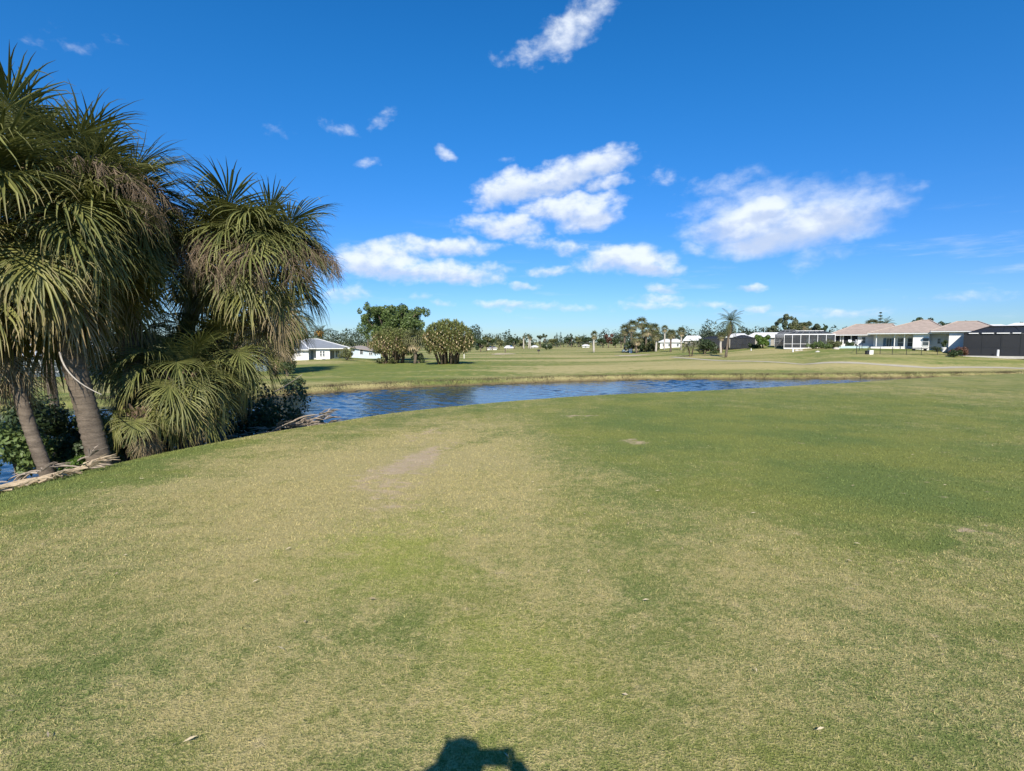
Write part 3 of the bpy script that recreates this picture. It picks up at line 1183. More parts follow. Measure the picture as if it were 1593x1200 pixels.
# E: thin leaning palm at the far left with a dead skirt
fE = on_ground(66, 7.7)
fan_palm('thin leaning palm at the left edge with a pale dead skirt', fE,
         bez(fE, at(38, 660, fE.y + .1), at(2, 500, fE.y + .3), 14), .085, .085, 1.1,
         [(82, 3), (66, 4), (50, 4), (35, 4), (20, 4), (5, 4), (-12, 3)], 53, None, False, dead=22, yellow=.0)
# F: pale trunk behind
fF = on_ground(92, 15)
fan_palm('palm with a bare pale trunk behind the left edge of the clump', fF,
         bez(fF, at(80, 600, 15), at(58, 440, 15), 14), .125, .105, 1.6,
         [(66, 4), (50, 5), (35, 6), (20, 6), (5, 6), (-12, 5)], 59, M_trunk, False, dead=1)


# ------------------------------------------------------------------ leaf clouds
def leaf_mesh(name, clumps, n, size, mat, seed=0, squash=1.0, flat=0.0, tri=False):
    """n leaf blades spread through the clumps [(centre, radius)], denser towards each clump's skin"""
    rg = np.random.default_rng(seed)
    c = np.array([list(q[0]) for q in clumps], float)
    r = np.array([q[1] for q in clumps], float)
    w = r ** 2.2
    idx = rg.choice(len(clumps), n, p=w / w.sum())
    d = rg.normal(size=(n, 3))
    d /= np.linalg.norm(d, axis=1)[:, None]
    rad = r[idx] * rg.uniform(.45, 1.08, n) ** .6
    d2 = d.copy()
    d2[:, 2] *= squash
    p = c[idx] + d2 * rad[:, None]
    # leaf frame: normal roughly outward and up
    nrm = d + rg.normal(size=(n, 3)) * .7 + np.array([0, 0, .35])
    nrm /= np.linalg.norm(nrm, axis=1)[:, None]
    t = np.cross(nrm, rg.normal(size=(n, 3)))
    t /= np.linalg.norm(t, axis=1)[:, None]
    b_ = np.cross(nrm, t)
    s = size * rg.uniform(.6, 1.4, n)[:, None]
    a = .5
    co = np.stack([p - t * s, p + b_ * s * a - nrm * s * .15, p + t * s, p - b_ * s * a - nrm * s * .15], 1).reshape(-1, 3)
    f = np.arange(n * 4).reshape(n, 4)
    base = rg.uniform(0, 1, len(clumps))
    rnd = np.repeat(np.clip(base[idx] * .5 + rg.uniform(0, .5, n), 0, 1), 4)
    return np_mesh(name, co, f, mat, {'rnd': rnd})


def branchy(base, height_, spread, trunk_r, seed, n=6, z0=.3):
    """trunk with limbs; returns (MB, limb tips)"""
    rg = random.Random(seed)
    mb = MB()
    base = Vector(base)
    fork = base + Vector((rg.uniform(-.1, .1) * spread, rg.uniform(-.1, .1) * spread, height_ * z0))
    mb.tube([base - Vector((0, 0, .2)), base.lerp(fork, .5) + Vector((rg.uniform(-.05, .05), 0, 0)), fork], [trunk_r * 1.25, trunk_r, trunk_r * .9], 8)
    tips = []
    for i in range(n):
        a = i * 2.4 + rg.uniform(-.4, .4)
        rr = spread * rg.uniform(.45, .95)
        tip = base + Vector((math.cos(a) * rr, math.sin(a) * rr, height_ * rg.uniform(.6, .93)))
        mid = fork.lerp(tip, .5) + Vector((0, 0, -height_ * .04)) + Vector((rg.uniform(-.1, .1), rg.uniform(-.1, .1), 0)) * spread
        mb.tube([fork, mid, tip], [trunk_r * .6, trunk_r * .35, trunk_r * .08], 6)
        tips.append(tip)
    return mb, tips


def broad_tree(name, label, base, height_, spread, seed, mat, nclump=16, nleaf=3000, leaf=.16, cat='tree', group=None, trunk_r=.2, z0=.3, low=.35, bark=None, ragged=0.0):
    rg = random.Random(seed)
    root = empty(name, base, label, cat, group)
    mb, tips = branchy(base, height_, spread, trunk_r, seed, max(5, nclump // 3), z0)
    mb.build('trunk', bark or M_bark, root, True)
    cl = []
    for t in tips:
        cl.append((t - root.location, spread * rg.uniform(.26, .40)))
    cl = [(c_, r_ * (1 if nclump < 30 else .42)) for c_, r_ in cl]
    while len(cl) < nclump:
        a = rg.uniform(0, 6.283)
        zz = rg.uniform(low, .9)
        rr = spread * math.sqrt(max(0, 1 - ((zz - .55) / .5) ** 2)) * rg.uniform(.3, .85 if nclump < 30 else .98)
        cl.append((Vector((math.cos(a) * rr, math.sin(a) * rr, zz * height_)), spread * rg.uniform(.18, .36) * (1 if nclump < 30 else .62)))
    if ragged:
        for i in range(int(ragged)):
            a = rg.uniform(0, 6.283)
            zz = rg.uniform(.55, 1.0)
            rr = spread * rg.uniform(.75, 1.08)
            cl.append((Vector((math.cos(a) * rr, math.sin(a) * rr, zz * height_)), spread * rg.uniform(.08, .14)))
    me = leaf_mesh('crown', cl, nleaf, leaf, mat, seed)
    link_mesh('crown', me, root)
    return root


def shrub(name, label, base, rx, h, seed, mat, nleaf=900, leaf=.06, group=None, cat='shrub', ry=None, stems=5, nclump=10):
    rg = random.Random(seed)
    base = Vector(base)
    root = empty(name, base, label, cat, group)
    mb = MB()
    cl = []
    ry = ry or rx
    for i in range(nclump):
        a = i * 2.4
        q = rg.uniform(.2, .8)
        cl.append((Vector((math.cos(a) * rx * q, math.sin(a) * ry * q, h * rg.uniform(.3, .8))), min(rx, h) * rg.uniform(.22, .42)))
    for i in range(stems):
        tip = cl[i % len(cl)][0] + base
        mb.tube([base - Vector((0, 0, .1)), base.lerp(tip, .5) + Vector((0, 0, h * .1)), tip], [h * .025, h * .018, h * .008], 5)
    mb.build('stem', M_bark, root)
    link_mesh('foliage', leaf_mesh('foliage', cl, nleaf, leaf, mat, seed), root)
    return root


# ------------------------------------------------------------------ far palms
def fan_crown_mesh(name, R, n, seed, mat, rays=11, skirt=.25):
    rg = random.Random(seed)
    V, Fc, RND, TIP = [], [], [], []
    for k in range(n):
        u = (k + .5) / n
        e = math.radians(80 - 150 * u + rg.uniform(-12, 12))
        a = k * 2.39996
        h = np.array([math.cos(a), math.sin(a), 0])
        sd = np.array([-math.sin(a), math.cos(a), 0])
        d = h * math.cos(e) + np.array([0, 0, math.sin(e)])
        nn_ = np.cross(d, sd)
        o = d * R * .45
        dead = 1.0 if (u > 1 - skirt and rg.random() < .75) else 0.0
        rv = rg.random()
        # stalk
        b = len(V)
        V.extend([d * .02 + sd * .03, d * .02 - sd * .03, o])
        RND.extend([.8] * 3); TIP.extend([dead * .8] * 3)
        Fc.append((b, b + 1, b + 2, b + 2))
        for j in range(rays):
            ph = (j / (rays - 1) * 2 - 1) * 1.9
            q = unit(d * math.cos(ph) + sd * math.sin(ph) + nn_ * -.15)
            L = R * (.42 + .14 * math.cos(ph)) * rg.uniform(.85, 1.15)
            mid = o + q * L * .55
            tip = o + unit(q + np.array([0, 0, -.45])) * L
            ac = unit(np.cross(q, nn_)) * R * .035
            b = len(V)
            V.extend([o, mid - ac, tip, mid + ac])
            RND.extend([rv * .7 + .3 * rg.random()] * 4)
            tp = max(dead, .25 * u)
            TIP.extend([tp, tp, min(1, tp + .2), tp])
            Fc.append((b, b + 1, b + 2, b + 3))
    fc = np.array(Fc)
    return np_mesh(name, np.array(V), fc, mat, {'rnd': RND, 'tip': TIP})


FAN_CROWNS = [fan_crown_mesh('crown', 1.0, 46, s, M_far_fan) for s in (1, 2, 3)]


def far_fan_palm(label, base, h, R, tr, seed, group=None, mat=None, lean=0.0, extra_skirt=False, zs=1.0):
    rg = random.Random(seed)
    root = empty('fan_palm', base, label, 'palm tree', group)
    top = base + Vector((lean, 0, h - R * .55))
    mid = base.lerp(top, .5) + Vector((rg.uniform(-.08, .08) * h - lean * .2, 0, 0))
    MB().tube(bez(base - Vector((0, 0, .15)), mid, top, 6), [tr * 1.2, tr, tr, tr * .95, tr * .95, tr, tr * 1.1], 8).build('trunk', mat or M_trunk, root, True)
    o = link_mesh('crown', FAN_CROWNS[seed % 3], root, top - root.location)
    o.scale = (R, R, R * zs)
    o.rotation_euler = (0, 0, rg.uniform(0, 6))
    return root


def feather_frond_mesh(name, elev, seed, L=1.0, npin=22, pin=.20, droop=1.0, mat=None, width=.013):
    rg = random.Random(seed)
    V, Fc, RND, TIP = [], [], [], []
    e = elev
    p = np.zeros(3)
    sd = np.array([0, 1.0, 0])
    pts = []
    for i in range(npin + 1):
        pts.append((p.copy(), e))
        p = p + np.array([math.cos(e), 0, math.sin(e)]) * L / npin
        e -= droop * (0.035 + .05 * i / npin)
        e = max(e, -1.45)
    for i in range(npin):
        a, b = pts[i][0], pts[i + 1][0]
        o = len(V)
        w = .012 * (1 - i / npin) + .002
        V.extend([a + sd * w, a - sd * w, b - sd * w, b + sd * w])
        RND.extend([.9] * 4); TIP.extend([0] * 4)
        Fc.append((o, o + 1, o + 2, o + 3))
        if i < 2:
            continue
        ee = pts[i][1]
        d = np.array([math.cos(ee), 0, math.sin(ee)])
        up = np.array([-math.sin(ee), 0, math.cos(ee)])
        pl = pin * L * math.sin(math.pi * min(1, .12 + .86 * (i / npin))) ** .6 * rg.uniform(.85, 1.1)
        for s in (-1, 1):
            q = unit(sd * s + d * .55 + up * .15 + np.array([0, 0, -.35 * droop]))
            tip = a + q * pl + np.array([0, 0, -.25 * pl * droop])
            mid = a + q * pl * .5
            o = len(V)
            V.extend([a, mid - d * width * L, tip, mid + d * width * L])
            RND.extend([rg.random()] * 4)
            TIP.extend([0, 0, .3, 0])
            Fc.append((o, o + 1, o + 2, o + 3))
    return np_mesh(name, np.array(V), np.array(Fc), mat or M_feather, {'rnd': RND, 'tip': TIP})


FE = {e: feather_frond_mesh('frond', math.radians(e), 5 + e) for e in (78, 58, 38, 18, -2, -25, -50)}


def feather_palm(name, label, base, pts, tr, L, specs, seed, group=None, mat=None, cat='palm tree', hue=None):
    rg = random.Random(seed)
    root = empty(name, base, label, cat, group)
    n = len(pts)
    MB().tube([pts[0] - Vector((0, 0, .15))] + pts[1:], [tr * (1.25 - .45 * i / (n - 1)) for i in range(n)], 8).build('trunk', mat or M_trunk, root, True)
    top = pts[-1] - root.location
    k = 0
    for e, c in specs:
        for j in range(c):
            o = link_mesh('frond', rg.choice([FE[e]]), root, top.copy())
            o.rotation_euler = (rg.uniform(-.15, .15), rg.uniform(-.15, .15), k * 2.39996 + rg.uniform(-.3, .3))
            s = L * rg.uniform(.85, 1.1)
            o.scale = (s, s, s)
            k += 1
    return root


def norfolk_pine(label, base, h, seed, group=None, r=.32):
    rg = random.Random(seed)
    root = empty('norfolk_pine', base, label, 'pine tree', group)
    MB().tube([base - Vector((0, 0, .1)), base + Vector((0, 0, h))], [h * .018, h * .003], 6).build('trunk', M_bark, root)
    cl = []
    nl = 9
    for i in range(nl):
        z = h * (.22 + .76 * i / (nl - 1))
        rr = h * r * (1 - .86 * i / (nl - 1))
        for k in range(6):
            a = k * 1.047 + i * .5
            for q in (.35, .65, .95):
                cl.append((Vector((math.cos(a) * rr * q, math.sin(a) * rr * q, z + rr * q * .18)), h * .022 + rr * .08))
    link_mesh('crown', leaf_mesh('crown', cl, 2200, h * .016, M_leaf_dark, seed, .6), root)
    return root


def rosette_crown(name, cen, rx, ry, rz, nros, seed, mat, leafL, nl=26, dead=.35, zmin=-.25):
    """dome of strap leaf rosettes, green above, old straw coloured leaves hanging below each head"""
    rg = random.Random(seed)
    V, Fc, RND, TIP = [], [], [], []
    for k in range(nros):
        u = 1 - (1 - zmin) * (k + .5) / nros
        a = k * 2.39996
        q = math.sqrt(max(0, 1 - u * u))
        dirv = np.array([math.cos(a) * q, math.sin(a) * q, u])
        sc = rg.uniform(.5, .85) if k % 3 == 0 else rg.uniform(.82, 1.03)
        c = np.array(cen) + dirv * np.array([rx, ry, rz]) * sc
        ax = unit(dirv + np.array([0, 0, .55]))
        e1 = unit(np.cross(ax, np.array([.3, .9, .1])))
        e2 = np.cross(ax, e1)
        rv = rg.random()
        for j in range(nl):
            t = j * 2.39996
            f = j / nl
            el_ = math.radians(80 - 120 * f)
            d = unit((e1 * math.cos(t) + e2 * math.sin(t)) * math.cos(el_) + ax * math.sin(el_))
            L = leafL * rg.uniform(.75, 1.2)
            p1 = c + d * L * .45
            d2 = unit(d + np.array([0, 0, -.75]))
            p2 = p1 + d2 * L * .55
            w = unit(np.cross(d, np.array([0.1, .2, 1.0]))) * leafL * .055
            isd = 1.0 if (f > 1 - dead * (1.5 if u < .2 else 1) and u < .6 and rg.random() < .85) else 0.0
            b = len(V)
            V.extend([c - w * .7, c + w * .7, p1 + w, p1 - w, p2])
            r_ = rv * .5 + rg.random() * .5
            RND.extend([r_] * 5)
            tp = max(isd, f * .22)
            TIP.extend([tp, tp, tp, tp, min(1, tp + .25)])
            Fc.append((b, b + 1, b + 2, b + 3))
            Fc.append((b + 3, b + 2, b + 4, b + 4))
    return np_mesh(name, np.array(V), np.array(Fc), mat, {'rnd': RND, 'tip': TIP})

# ------------------------------------------------------------------ building materials
M_white = simple('white_stucco', (0.80, 0.79, 0.76), 0.75, 0.06, 1.2, 0.3, 0.004)
M_white_trim = simple('white_trim', (0.82, 0.82, 0.80), 0.5, 0.05, 2.0, 0.4)
M_cream = simple('cream_stucco', (0.72, 0.68, 0.60), 0.8, 0.07, 1.2, 0.25, 0.004)
M_blue_wall = simple('pale_blue_wall', (0.50, 0.60, 0.68), 0.75, 0.08, 1.2, 0.3)
M_shaded_wall = simple('shaded_stucco', (0.36, 0.33, 0.28), 0.8, 0.1, 1.2, 0.2)  # wall tone darkened to tan: the shade on these walls is in the colour
M_shed = simple('blue_grey_wall', (0.19, 0.25, 0.29), 0.8, 0.1, 1.5, 0.25)
M_tan_roof = simple('tan_roof', (0.37, 0.295, 0.24), 0.85, 0.20, 1.1, 0.2, 0.01, stretch=(1, 1, 3))
M_tan_cap = simple('tan_roof_cap', (0.46, 0.39, 0.33), 0.85, 0.12, 2.0, 0.2)
M_grey_roof = simple('grey_roof', (0.215, 0.235, 0.26), 0.9, 0.16, 1.4, 0.2, 0.01, stretch=(1, 1, 3))
M_white_roof = simple('white_roof', (0.74, 0.73, 0.70), 0.7, 0.08, 1.0, 0.3)
M_brown_roof = simple('brown_roof', (0.35, 0.30, 0.26), 0.9, 0.15, 1.4, 0.2)
M_dim_wall = simple('dim_wall', (0.10, 0.125, 0.14), 0.8, 0.12, 1.5, 0.25)
M_metal_roof = simple('pale_metal_roof', (0.58, 0.61, 0.63), 0.45, 0.10, 1.0, 0.5, metal=.2)
M_dark_metal = simple('dark_metal', (0.018, 0.020, 0.022), 0.5, 0.2, 4.0, 0.4)
M_frame = simple('window_frame', (0.72, 0.72, 0.70), 0.5, 0.05, 4.0, 0.4)
M_frame_grey = simple('frame_grey', (0.22, 0.23, 0.24), 0.5, 0.08, 4.0, 0.4)
M_door = simple('door_blue', (0.10, 0.17, 0.24), 0.5, 0.15, 2.0, 0.4)
M_teal = simple('pool_wall', (0.42, 0.53, 0.54), 0.6, 0.12, 2.0, 0.4)
M_concrete = simple('concrete', (0.50, 0.47, 0.42), 0.9, 0.15, 1.5, 0.2)
M_path = simple('cart_path', (0.40, 0.36, 0.27), 0.9, 0.12, .9, 0.1)
M_sand = simple('bunker_sand', (0.46, 0.39, 0.26), 0.95, 0.10, .8, 0.1)
M_brick = simple('brick_red', (0.30, 0.12, 0.08), 0.85, 0.2, 3.0, 0.2)
M_white_plastic = simple('white_plastic', (0.78, 0.78, 0.76), 0.45, 0.05, 3.0, 0.4)
M_black_plastic = simple('black_plastic', (0.022, 0.022, 0.024), 0.5, 0.2, 3.0, 0.4)
M_red = simple('red_paint', (0.45, 0.05, 0.05), 0.5, 0.15, 2.0, 0.4)

m, T, out = new_mat('window_glass')
b = T.node('ShaderNodeBsdfPrincipled')
P = T.node('ShaderNodeNewGeometry').outputs['Position']
T.put(b.inputs['Base Color'], T.mix(T.smooth(T.noise(P, .8, 3.0), .35, .65), (0.03, 0.045, 0.055), (0.10, 0.12, 0.13)))
b.inputs['Roughness'].default_value = 0.08
b.inputs['Specular IOR Level'].default_value = 0.6
T.t.links.new(b.outputs[0], out.inputs[0])
M_glass = m


def screen_mat(name, col, opacity):
    m, T, out = new_mat(name)
    b = T.node('ShaderNodeBsdfPrincipled')
    P = T.node('ShaderNodeNewGeometry').outputs['Position']
    T.put(b.inputs['Base Color'], T.mix(T.noise(P, 1.2, 3.0), tuple(c * .8 for c in col), tuple(c * 1.2 for c in col)))
    b.inputs['Roughness'].default_value = 0.7
    tr = T.node('ShaderNodeBsdfTransparent')
    mx = T.node('ShaderNodeMixShader')
    mx.inputs[0].default_value = opacity
    T.t.links.new(tr.outputs[0], mx.inputs[1])
    T.t.links.new(b.outputs[0], mx.inputs[2])
    T.t.links.new(mx.outputs[0], out.inputs[0])
    return m


M_screen_dark = screen_mat('dark_screen', (0.016, 0.019, 0.024), .86)
M_screen_black = screen_mat('black_screen', (0.012, 0.014, 0.018), .93)
M_screen_grey = screen_mat('grey_screen', (0.05, 0.055, 0.06), .62)


# ------------------------------------------------------------------ building pieces
def window(parent, x0, x1, z0, z1, y, mullions=1, rail=True, glass=None, frame=None, name='window'):
    """a framed window on a wall facing the camera; the pane is a sub-part"""
    w = .07
    f = MB()
    f.box(x0 - w, x0, y - .05, y + .05, z0 - w, z1 + w).box(x1, x1 + w, y - .05, y + .05, z0 - w, z1 + w)
    f.box(x0, x1, y - .05, y + .05, z0 - w, z0).box(x0, x1, y - .05, y + .05, z1, z1 + w)
    for i in range(1, mullions + 1):
        xm = x0 + (x1 - x0) * i / (mullions + 1)
        f.box(xm - .03, xm + .03, y - .045, y + .04, z0, z1)
    if rail:
        zm = (z0 + z1) / 2
        f.box(x0, x1, y - .04, y + .035, zm - .025, zm + .025)
    fr = f.build(name, frame or M_frame, parent)
    MB().box(x0, x1, y - .02, y + .02, z0, z1).build('pane', glass or M_glass, fr)
    return fr


def door(parent, x0, x1, z0, z1, y, mat=None):
    f = MB().box(x0, x1, y - .05, y + .03, z0, z1).build('door', mat or M_door, parent)
    MB().box(x1 - .14, x1 - .06, y - .11, y - .05, z0 + .95, z0 + 1.05).build('handle', M_frame, f)
    return f


def hip(x0, x1, y0, y1, z0, zr, rx0, rx1, ry=None, over=.0):
    """hip roof as a closed solid from eaves z0 to the ridge rx0..rx1 at zr"""
    ry = (y0 + y1) / 2 if ry is None else ry
    v = [(x0, y0, z0), (x1, y0, z0), (x1, y1, z0), (x0, y1, z0), (rx0, ry, zr), (rx1, ry, zr)]
    return MB().add(v, [(0, 1, 5, 4), (1, 2, 5), (2, 3, 4, 5), (3, 0, 4), (3, 2, 1, 0)])


def caps(mb, x0, x1, y0, y1, z0, zr, rx0, rx1, ry=None, w=.22):
    ry = (y0 + y1) / 2 if ry is None else ry
    for a, b_ in (((x0, y0, z0), (rx0, ry, zr)), ((x1, y0, z0), (rx1, ry, zr)), ((rx0, ry, zr), (rx1, ry, zr)), ((x0, y1, z0), (rx0, ry, zr)), ((x1, y1, z0), (rx1, ry, zr))):
        mb.bar(Vector(a) + Vector((0, 0, .05)), Vector(b_) + Vector((0, 0, .05)), w, .10)
    return mb


def hip_roof(parent, x0, x1, y0, y1, z0, zr, rx0, rx1, mat, cap=None, fascia=None, ry=None):
    r = hip(x0, x1, y0, y1, z0, zr, rx0, rx1, ry).build('roof', mat, parent)
    if cap:
        caps(MB(), x0, x1, y0, y1, z0, zr, rx0, rx1, ry).build('ridge_cap', cap, r)
    MB().box(x0 + .06, x1 - .06, y0 + .06, y1 - .06, z0 - .20, z0 - .003).build('fascia', fascia or M_white_trim, parent)
    return r


def walls(parent, mat, blocks, name='wall'):
    mb = MB()
    for bx in blocks:
        mb.box(*bx)
    return mb.build(name, mat, parent)


def gz_at(px, d):
    return on_ground(px, d).z


# ---- right hand house with the tan roof (main one)
D = 100.0
xs = lambda px, d=D: PX(px, d, 530)
z_e = PZ(517.5, D)
g = gz_at(1430, D) - .1
base = Vector((xs(1430), D + 5, g))
h1 = empty('house', base, 'white house under a broad tan hip roof beside the black pool screen', 'house', 'single storey houses round the fairway')
hip_roof(h1, xs(1338), xs(1482), D - .6, D + 14, z_e, PZ(498, D + 7), xs(1428), xs(1442), M_tan_roof, M_tan_cap)
hip_roof(h1, xs(1446), xs(1557), D - 1.6, D + 13, z_e + .28, PZ(501, D + 5.7), xs(1487), xs(1520), M_tan_roof, M_tan_cap)
walls(h1, M_white, [(xs(1347), xs(1418), D + 2.6, D + 13.4, g - .3, z_e - .203), (xs(1418) + .003, xs(1445), D + .1, D + 13.3, g - .3, z_e - .204),
                    (xs(1445) + .003, xs(1476), D + 2.2, D + 13.2, g - .3, z_e - .205), (xs(1476) + .003, xs(1550), D - .9, D + 12.5, g - .3, z_e + .07)])
for p0, p1 in ((1365, 1370.5), (1380.5, 1384.5)):
    door(h1, xs(p0), xs(p1), g + .1, g + 2.35, D + 2.52)
window(h1, xs(1371), xs(1380), g + .12, g + 2.3, D + 2.54, 1, False)
window(h1, xs(1391), xs(1400), g + .75, g + 2.3, D + 2.54, 0, True)
window(h1, xs(1408), xs(1416.5), g + .75, g + 2.3, D + 2.54, 0, True)
window(h1, xs(1434.5), xs(1444), g + .95, g + 2.3, D + .03, 0, True)
window(h1, xs(1458), xs(1462.5), g + 1.3, g + 2.2, D + 2.14, 0, True)
MB().box(xs(1346), xs(1420), D - .2, D + 2.55, g - .3, g + .10).build('patio_slab', M_concrete, h1)
for px in (1354, 1386, 1403):
    MB().box(xs(px), xs(px) + .16, D + .2, D + .36, g + .103, z_e - .206).build('porch_post', M_white_trim, h1)
face_camera(h1, D, 1480)

# ---- second tan roofed house, further left
D = 112.0
g = gz_at(1335, D) - .1
z_e = PZ(520.5, D)
xs = lambda px, d=D: PX(px, d, 530)
h0 = empty('house', Vector((xs(1340), D + 5, g)), 'white house with tan roof and dark screened porch, left of the broadest tan roof', 'house', 'single storey houses round the fairway')
hip_roof(h0, xs(1287), xs(1405), D - .8, D + 13, z_e, PZ(505, D + 6), xs(1330), xs(1388), M_tan_roof, M_tan_cap)
walls(h0, M_white, [(xs(1336), xs(1400), D + .2, D + 12, g - .3, z_e - .203), (xs(1294), xs(1336) - .003, D + 3.6, D + 12.1, g - .3, z_e - .204),
                    (xs(1298), xs(1336) - .004, D + .2, D + .4, g - .3, g + .75)])
for px in (1298, 1307, 1311, 1324, 1335):
    MB().box(xs(px) - .12, xs(px) + .12, D + .18, D + .42, g + .753, z_e - .206).build('porch_post', M_white_trim, h0)
for p0, p1 in ((1299.5, 1306), (1312, 1323), (1325, 1334)):
    MB().box(xs(p0) + .05, xs(p1) - .05, D + .28, D + .32, g + .76, z_e - .21).build('screen_panel', M_screen_dark, h0)
window(h0, xs(1341), xs(1346), g + .9, g + 2.1, D + .14, 0, True)
face_camera(h0, D)

# low pool wall and its railing in front of it
D2 = 106.0
x0, x1 = PX(1300, D2), PX(1352, D2)
gp = gz_at(1326, D2)
o = MB().box(x0, x1, D2, D2 + .35, gp - .3, gp + .42)
o.thing('pool_wall', M_teal, (x0, D2, gp), 'pale teal pool wall along the foot of the screened porch', 'wall')
o = MB().box(PX(1353, D2), PX(1408, D2), D2 - .4, D2 - .05, gp - .3, gp + .34)
o.thing('garden_wall', M_white, (PX(1353, D2), D2, gp), 'low white wall continuing right of the teal pool wall', 'wall')


def cage(label, x0, x1, y0, y1, zg, zw, zt, inset, cols, rows, rail, mat_screen, mat_frame, roof_cols=None, group='screened pool enclosures', w=.09, base_h=0.0, turn=True):
    """pool screen enclosure: wall panels between posts and a raised mansard screen roof"""
    root = empty('screen_enclosure', Vector(((x0 + x1) / 2, y0, zg)), label, 'screen enclosure', group)
    fr = MB()
    nx = [x0 + (x1 - x0) * i / cols for i in range(cols + 1)]
    ny = [y0, (y0 + y1) / 2, y1]
    zb = zg + base_h
    tx = [x0 + inset + (x1 - x0 - 2 * inset) * i / cols for i in range(cols + 1)]
    ty0, ty1 = y0 + inset, y1 - inset
    for i, x in enumerate(nx):
        fr.build
        MB().box(x - w / 2, x + w / 2, y0 - w / 2, y0 + w / 2, zg - .2, zw).build('post', mat_frame, root)
        MB().bar((x, y0, zw + .03), (tx[i], ty0, zt), w * .7, w * .7).bar((tx[i], ty0, zt + .01), (tx[i], ty1, zt + .01), w * .7, w * .7).build('roof_beam', M_frame_grey if mat_frame is M_white_trim else mat_frame, root)
    for y in ny[1:]:
        for x in (x0, x1):
            MB().box(x - w / 2, x + w / 2, y - w / 2, y + w / 2, zg - .2, zw).build('post', mat_frame, root)
    h = MB().box(x0, x1, y0 - w * .7, y0 + w * .7, zw - .02, zw + .16).box(x0 - w * .7, x0 + w * .7, y0 + .1, y1, zw - .03, zw + .15).box(x1 - w * .7, x1 + w * .7, y0 + .1, y1, zw - .03, zw + .15)
    h.build('eave_beam', mat_frame, root)
    rl = MB()
    for k in range(1, rows):
        z = zb + (zw - zb) * (rail[k - 1])
        rl.box(x0, x1, y0 - .03, y0 + .03, z - .03, z + .03)
    if rows > 1:
        rl.build('rail', mat_frame, root)
    MB().bar((tx[0], ty0, zt), (tx[-1], ty0, zt), w * 1.1).bar((tx[0], ty1, zt), (tx[-1], ty1, zt), w * 1.1).build('ridge_beam', mat_frame, root)
    for i in range(cols):
        a, b_ = nx[i] + w / 2, nx[i + 1] - w / 2
        MB().box(a, b_, y0 - .008, y0 + .008, zb, zw - .03).build('screen_panel', mat_screen, root)
        MB().slab([(nx[i], y0 + .02, zw + .05), (nx[i + 1], y0 + .02, zw + .05), (tx[i + 1], ty0, zt - .06), (tx[i], ty0, zt - .06)], .012).build('roof_screen', mat_screen, root)
        MB().slab([(tx[i], ty0, zt - .06), (tx[i + 1], ty0, zt - .06), (tx[i + 1], ty1, zt - .06), (tx[i], ty1, zt - .06)], .012).build('roof_screen', mat_screen, root)
    for x, t in ((x0, tx[0]), (x1, tx[-1])):
        MB().box(x - .008, x + .008, y0 + .1, y1, zb, zw - .03).build('screen_panel', mat_screen, root)
        MB().slab([(x, y0, zw + .05), (t, ty0, zt - .06), (t, ty1, zt - .06), (x, y1, zw + .05)], .012).build('roof_screen', mat_screen, root)
    if base_h:
        MB().box(x0 + .02, x1 - .02, y0 - .05, y0 + .05, zg - .2, zg + base_h - .003).build('kick_plate', mat_frame, root)
    if turn:
        face_camera(root, y0)
    return root


# pale framed cage left of the tan houses
Dc = 108.0
cage('white framed screen enclosure left of the tan roofed houses', PX(1219, Dc), PX(1298, Dc), Dc, Dc + 9, gz_at(1260, Dc), PZ(521, Dc), PZ(514.5, Dc), 2.2, 6, 2, [.30], M_screen_grey, M_white_trim, base_h=.05)
# its left half has a raised grey bay
Dc = 114.0
cage('dim grey screen bay rising behind the palm with the orange trunk', PX(1216, Dc), PX(1262, Dc), Dc + 3, Dc + 12, gz_at(1240, Dc), PZ(521, Dc), PZ(513, Dc), 1.6, 4, 2, [.5], M_screen_grey, M_frame_grey)
# black cage on the far right
Dc = 93.0
gB = gz_at(1550, Dc) - .1
cb = cage('large black pool enclosure filling the right edge', PX(1499, Dc), PX(1640, Dc), Dc, Dc + 8, gB, PZ(519.5, Dc), PZ(507.5, Dc), 4.2, 5, 2, [.36], M_screen_black, M_dark_metal, base_h=.25, turn=False)
gt = MB()
for p0, p1 in ((1506, 1521), (1526, 1544), (1548, 1567), (1571, 1583)):
    gt.box(PX(p0, Dc), PX(p1, Dc), Dc - .22, Dc - .10, PZ(519.6, Dc), PZ(519.6, Dc) + .14)
gt.build('gutter', M_white_trim, cb)
MB().box(PX(1497, Dc), PX(1641, Dc), Dc - 1.6, Dc + 8.5, gB - .3, gB + .08).build('slab', M_concrete, cb)
face_camera(cb, Dc, 1500)
# dark cages mid right
Dc = 122.0
cage('dark pool enclosure under the white roof behind the tall bent palm', PX(1136, Dc), PX(1174, Dc), Dc, Dc + 8, gz_at(1155, Dc), PZ(526.5, Dc), PZ(521.5, Dc), 2.2, 4, 2, [.4], M_screen_dark, M_dark_metal)
Dc = 128.0
cage('long dark pool enclosure left of the tall bent palm', PX(1088, Dc), PX(1134, Dc), Dc, Dc + 8, gz_at(1110, Dc), PZ(528, Dc), PZ(523, Dc), 2.4, 4, 2, [.4], M_screen_dark, M_dark_metal)


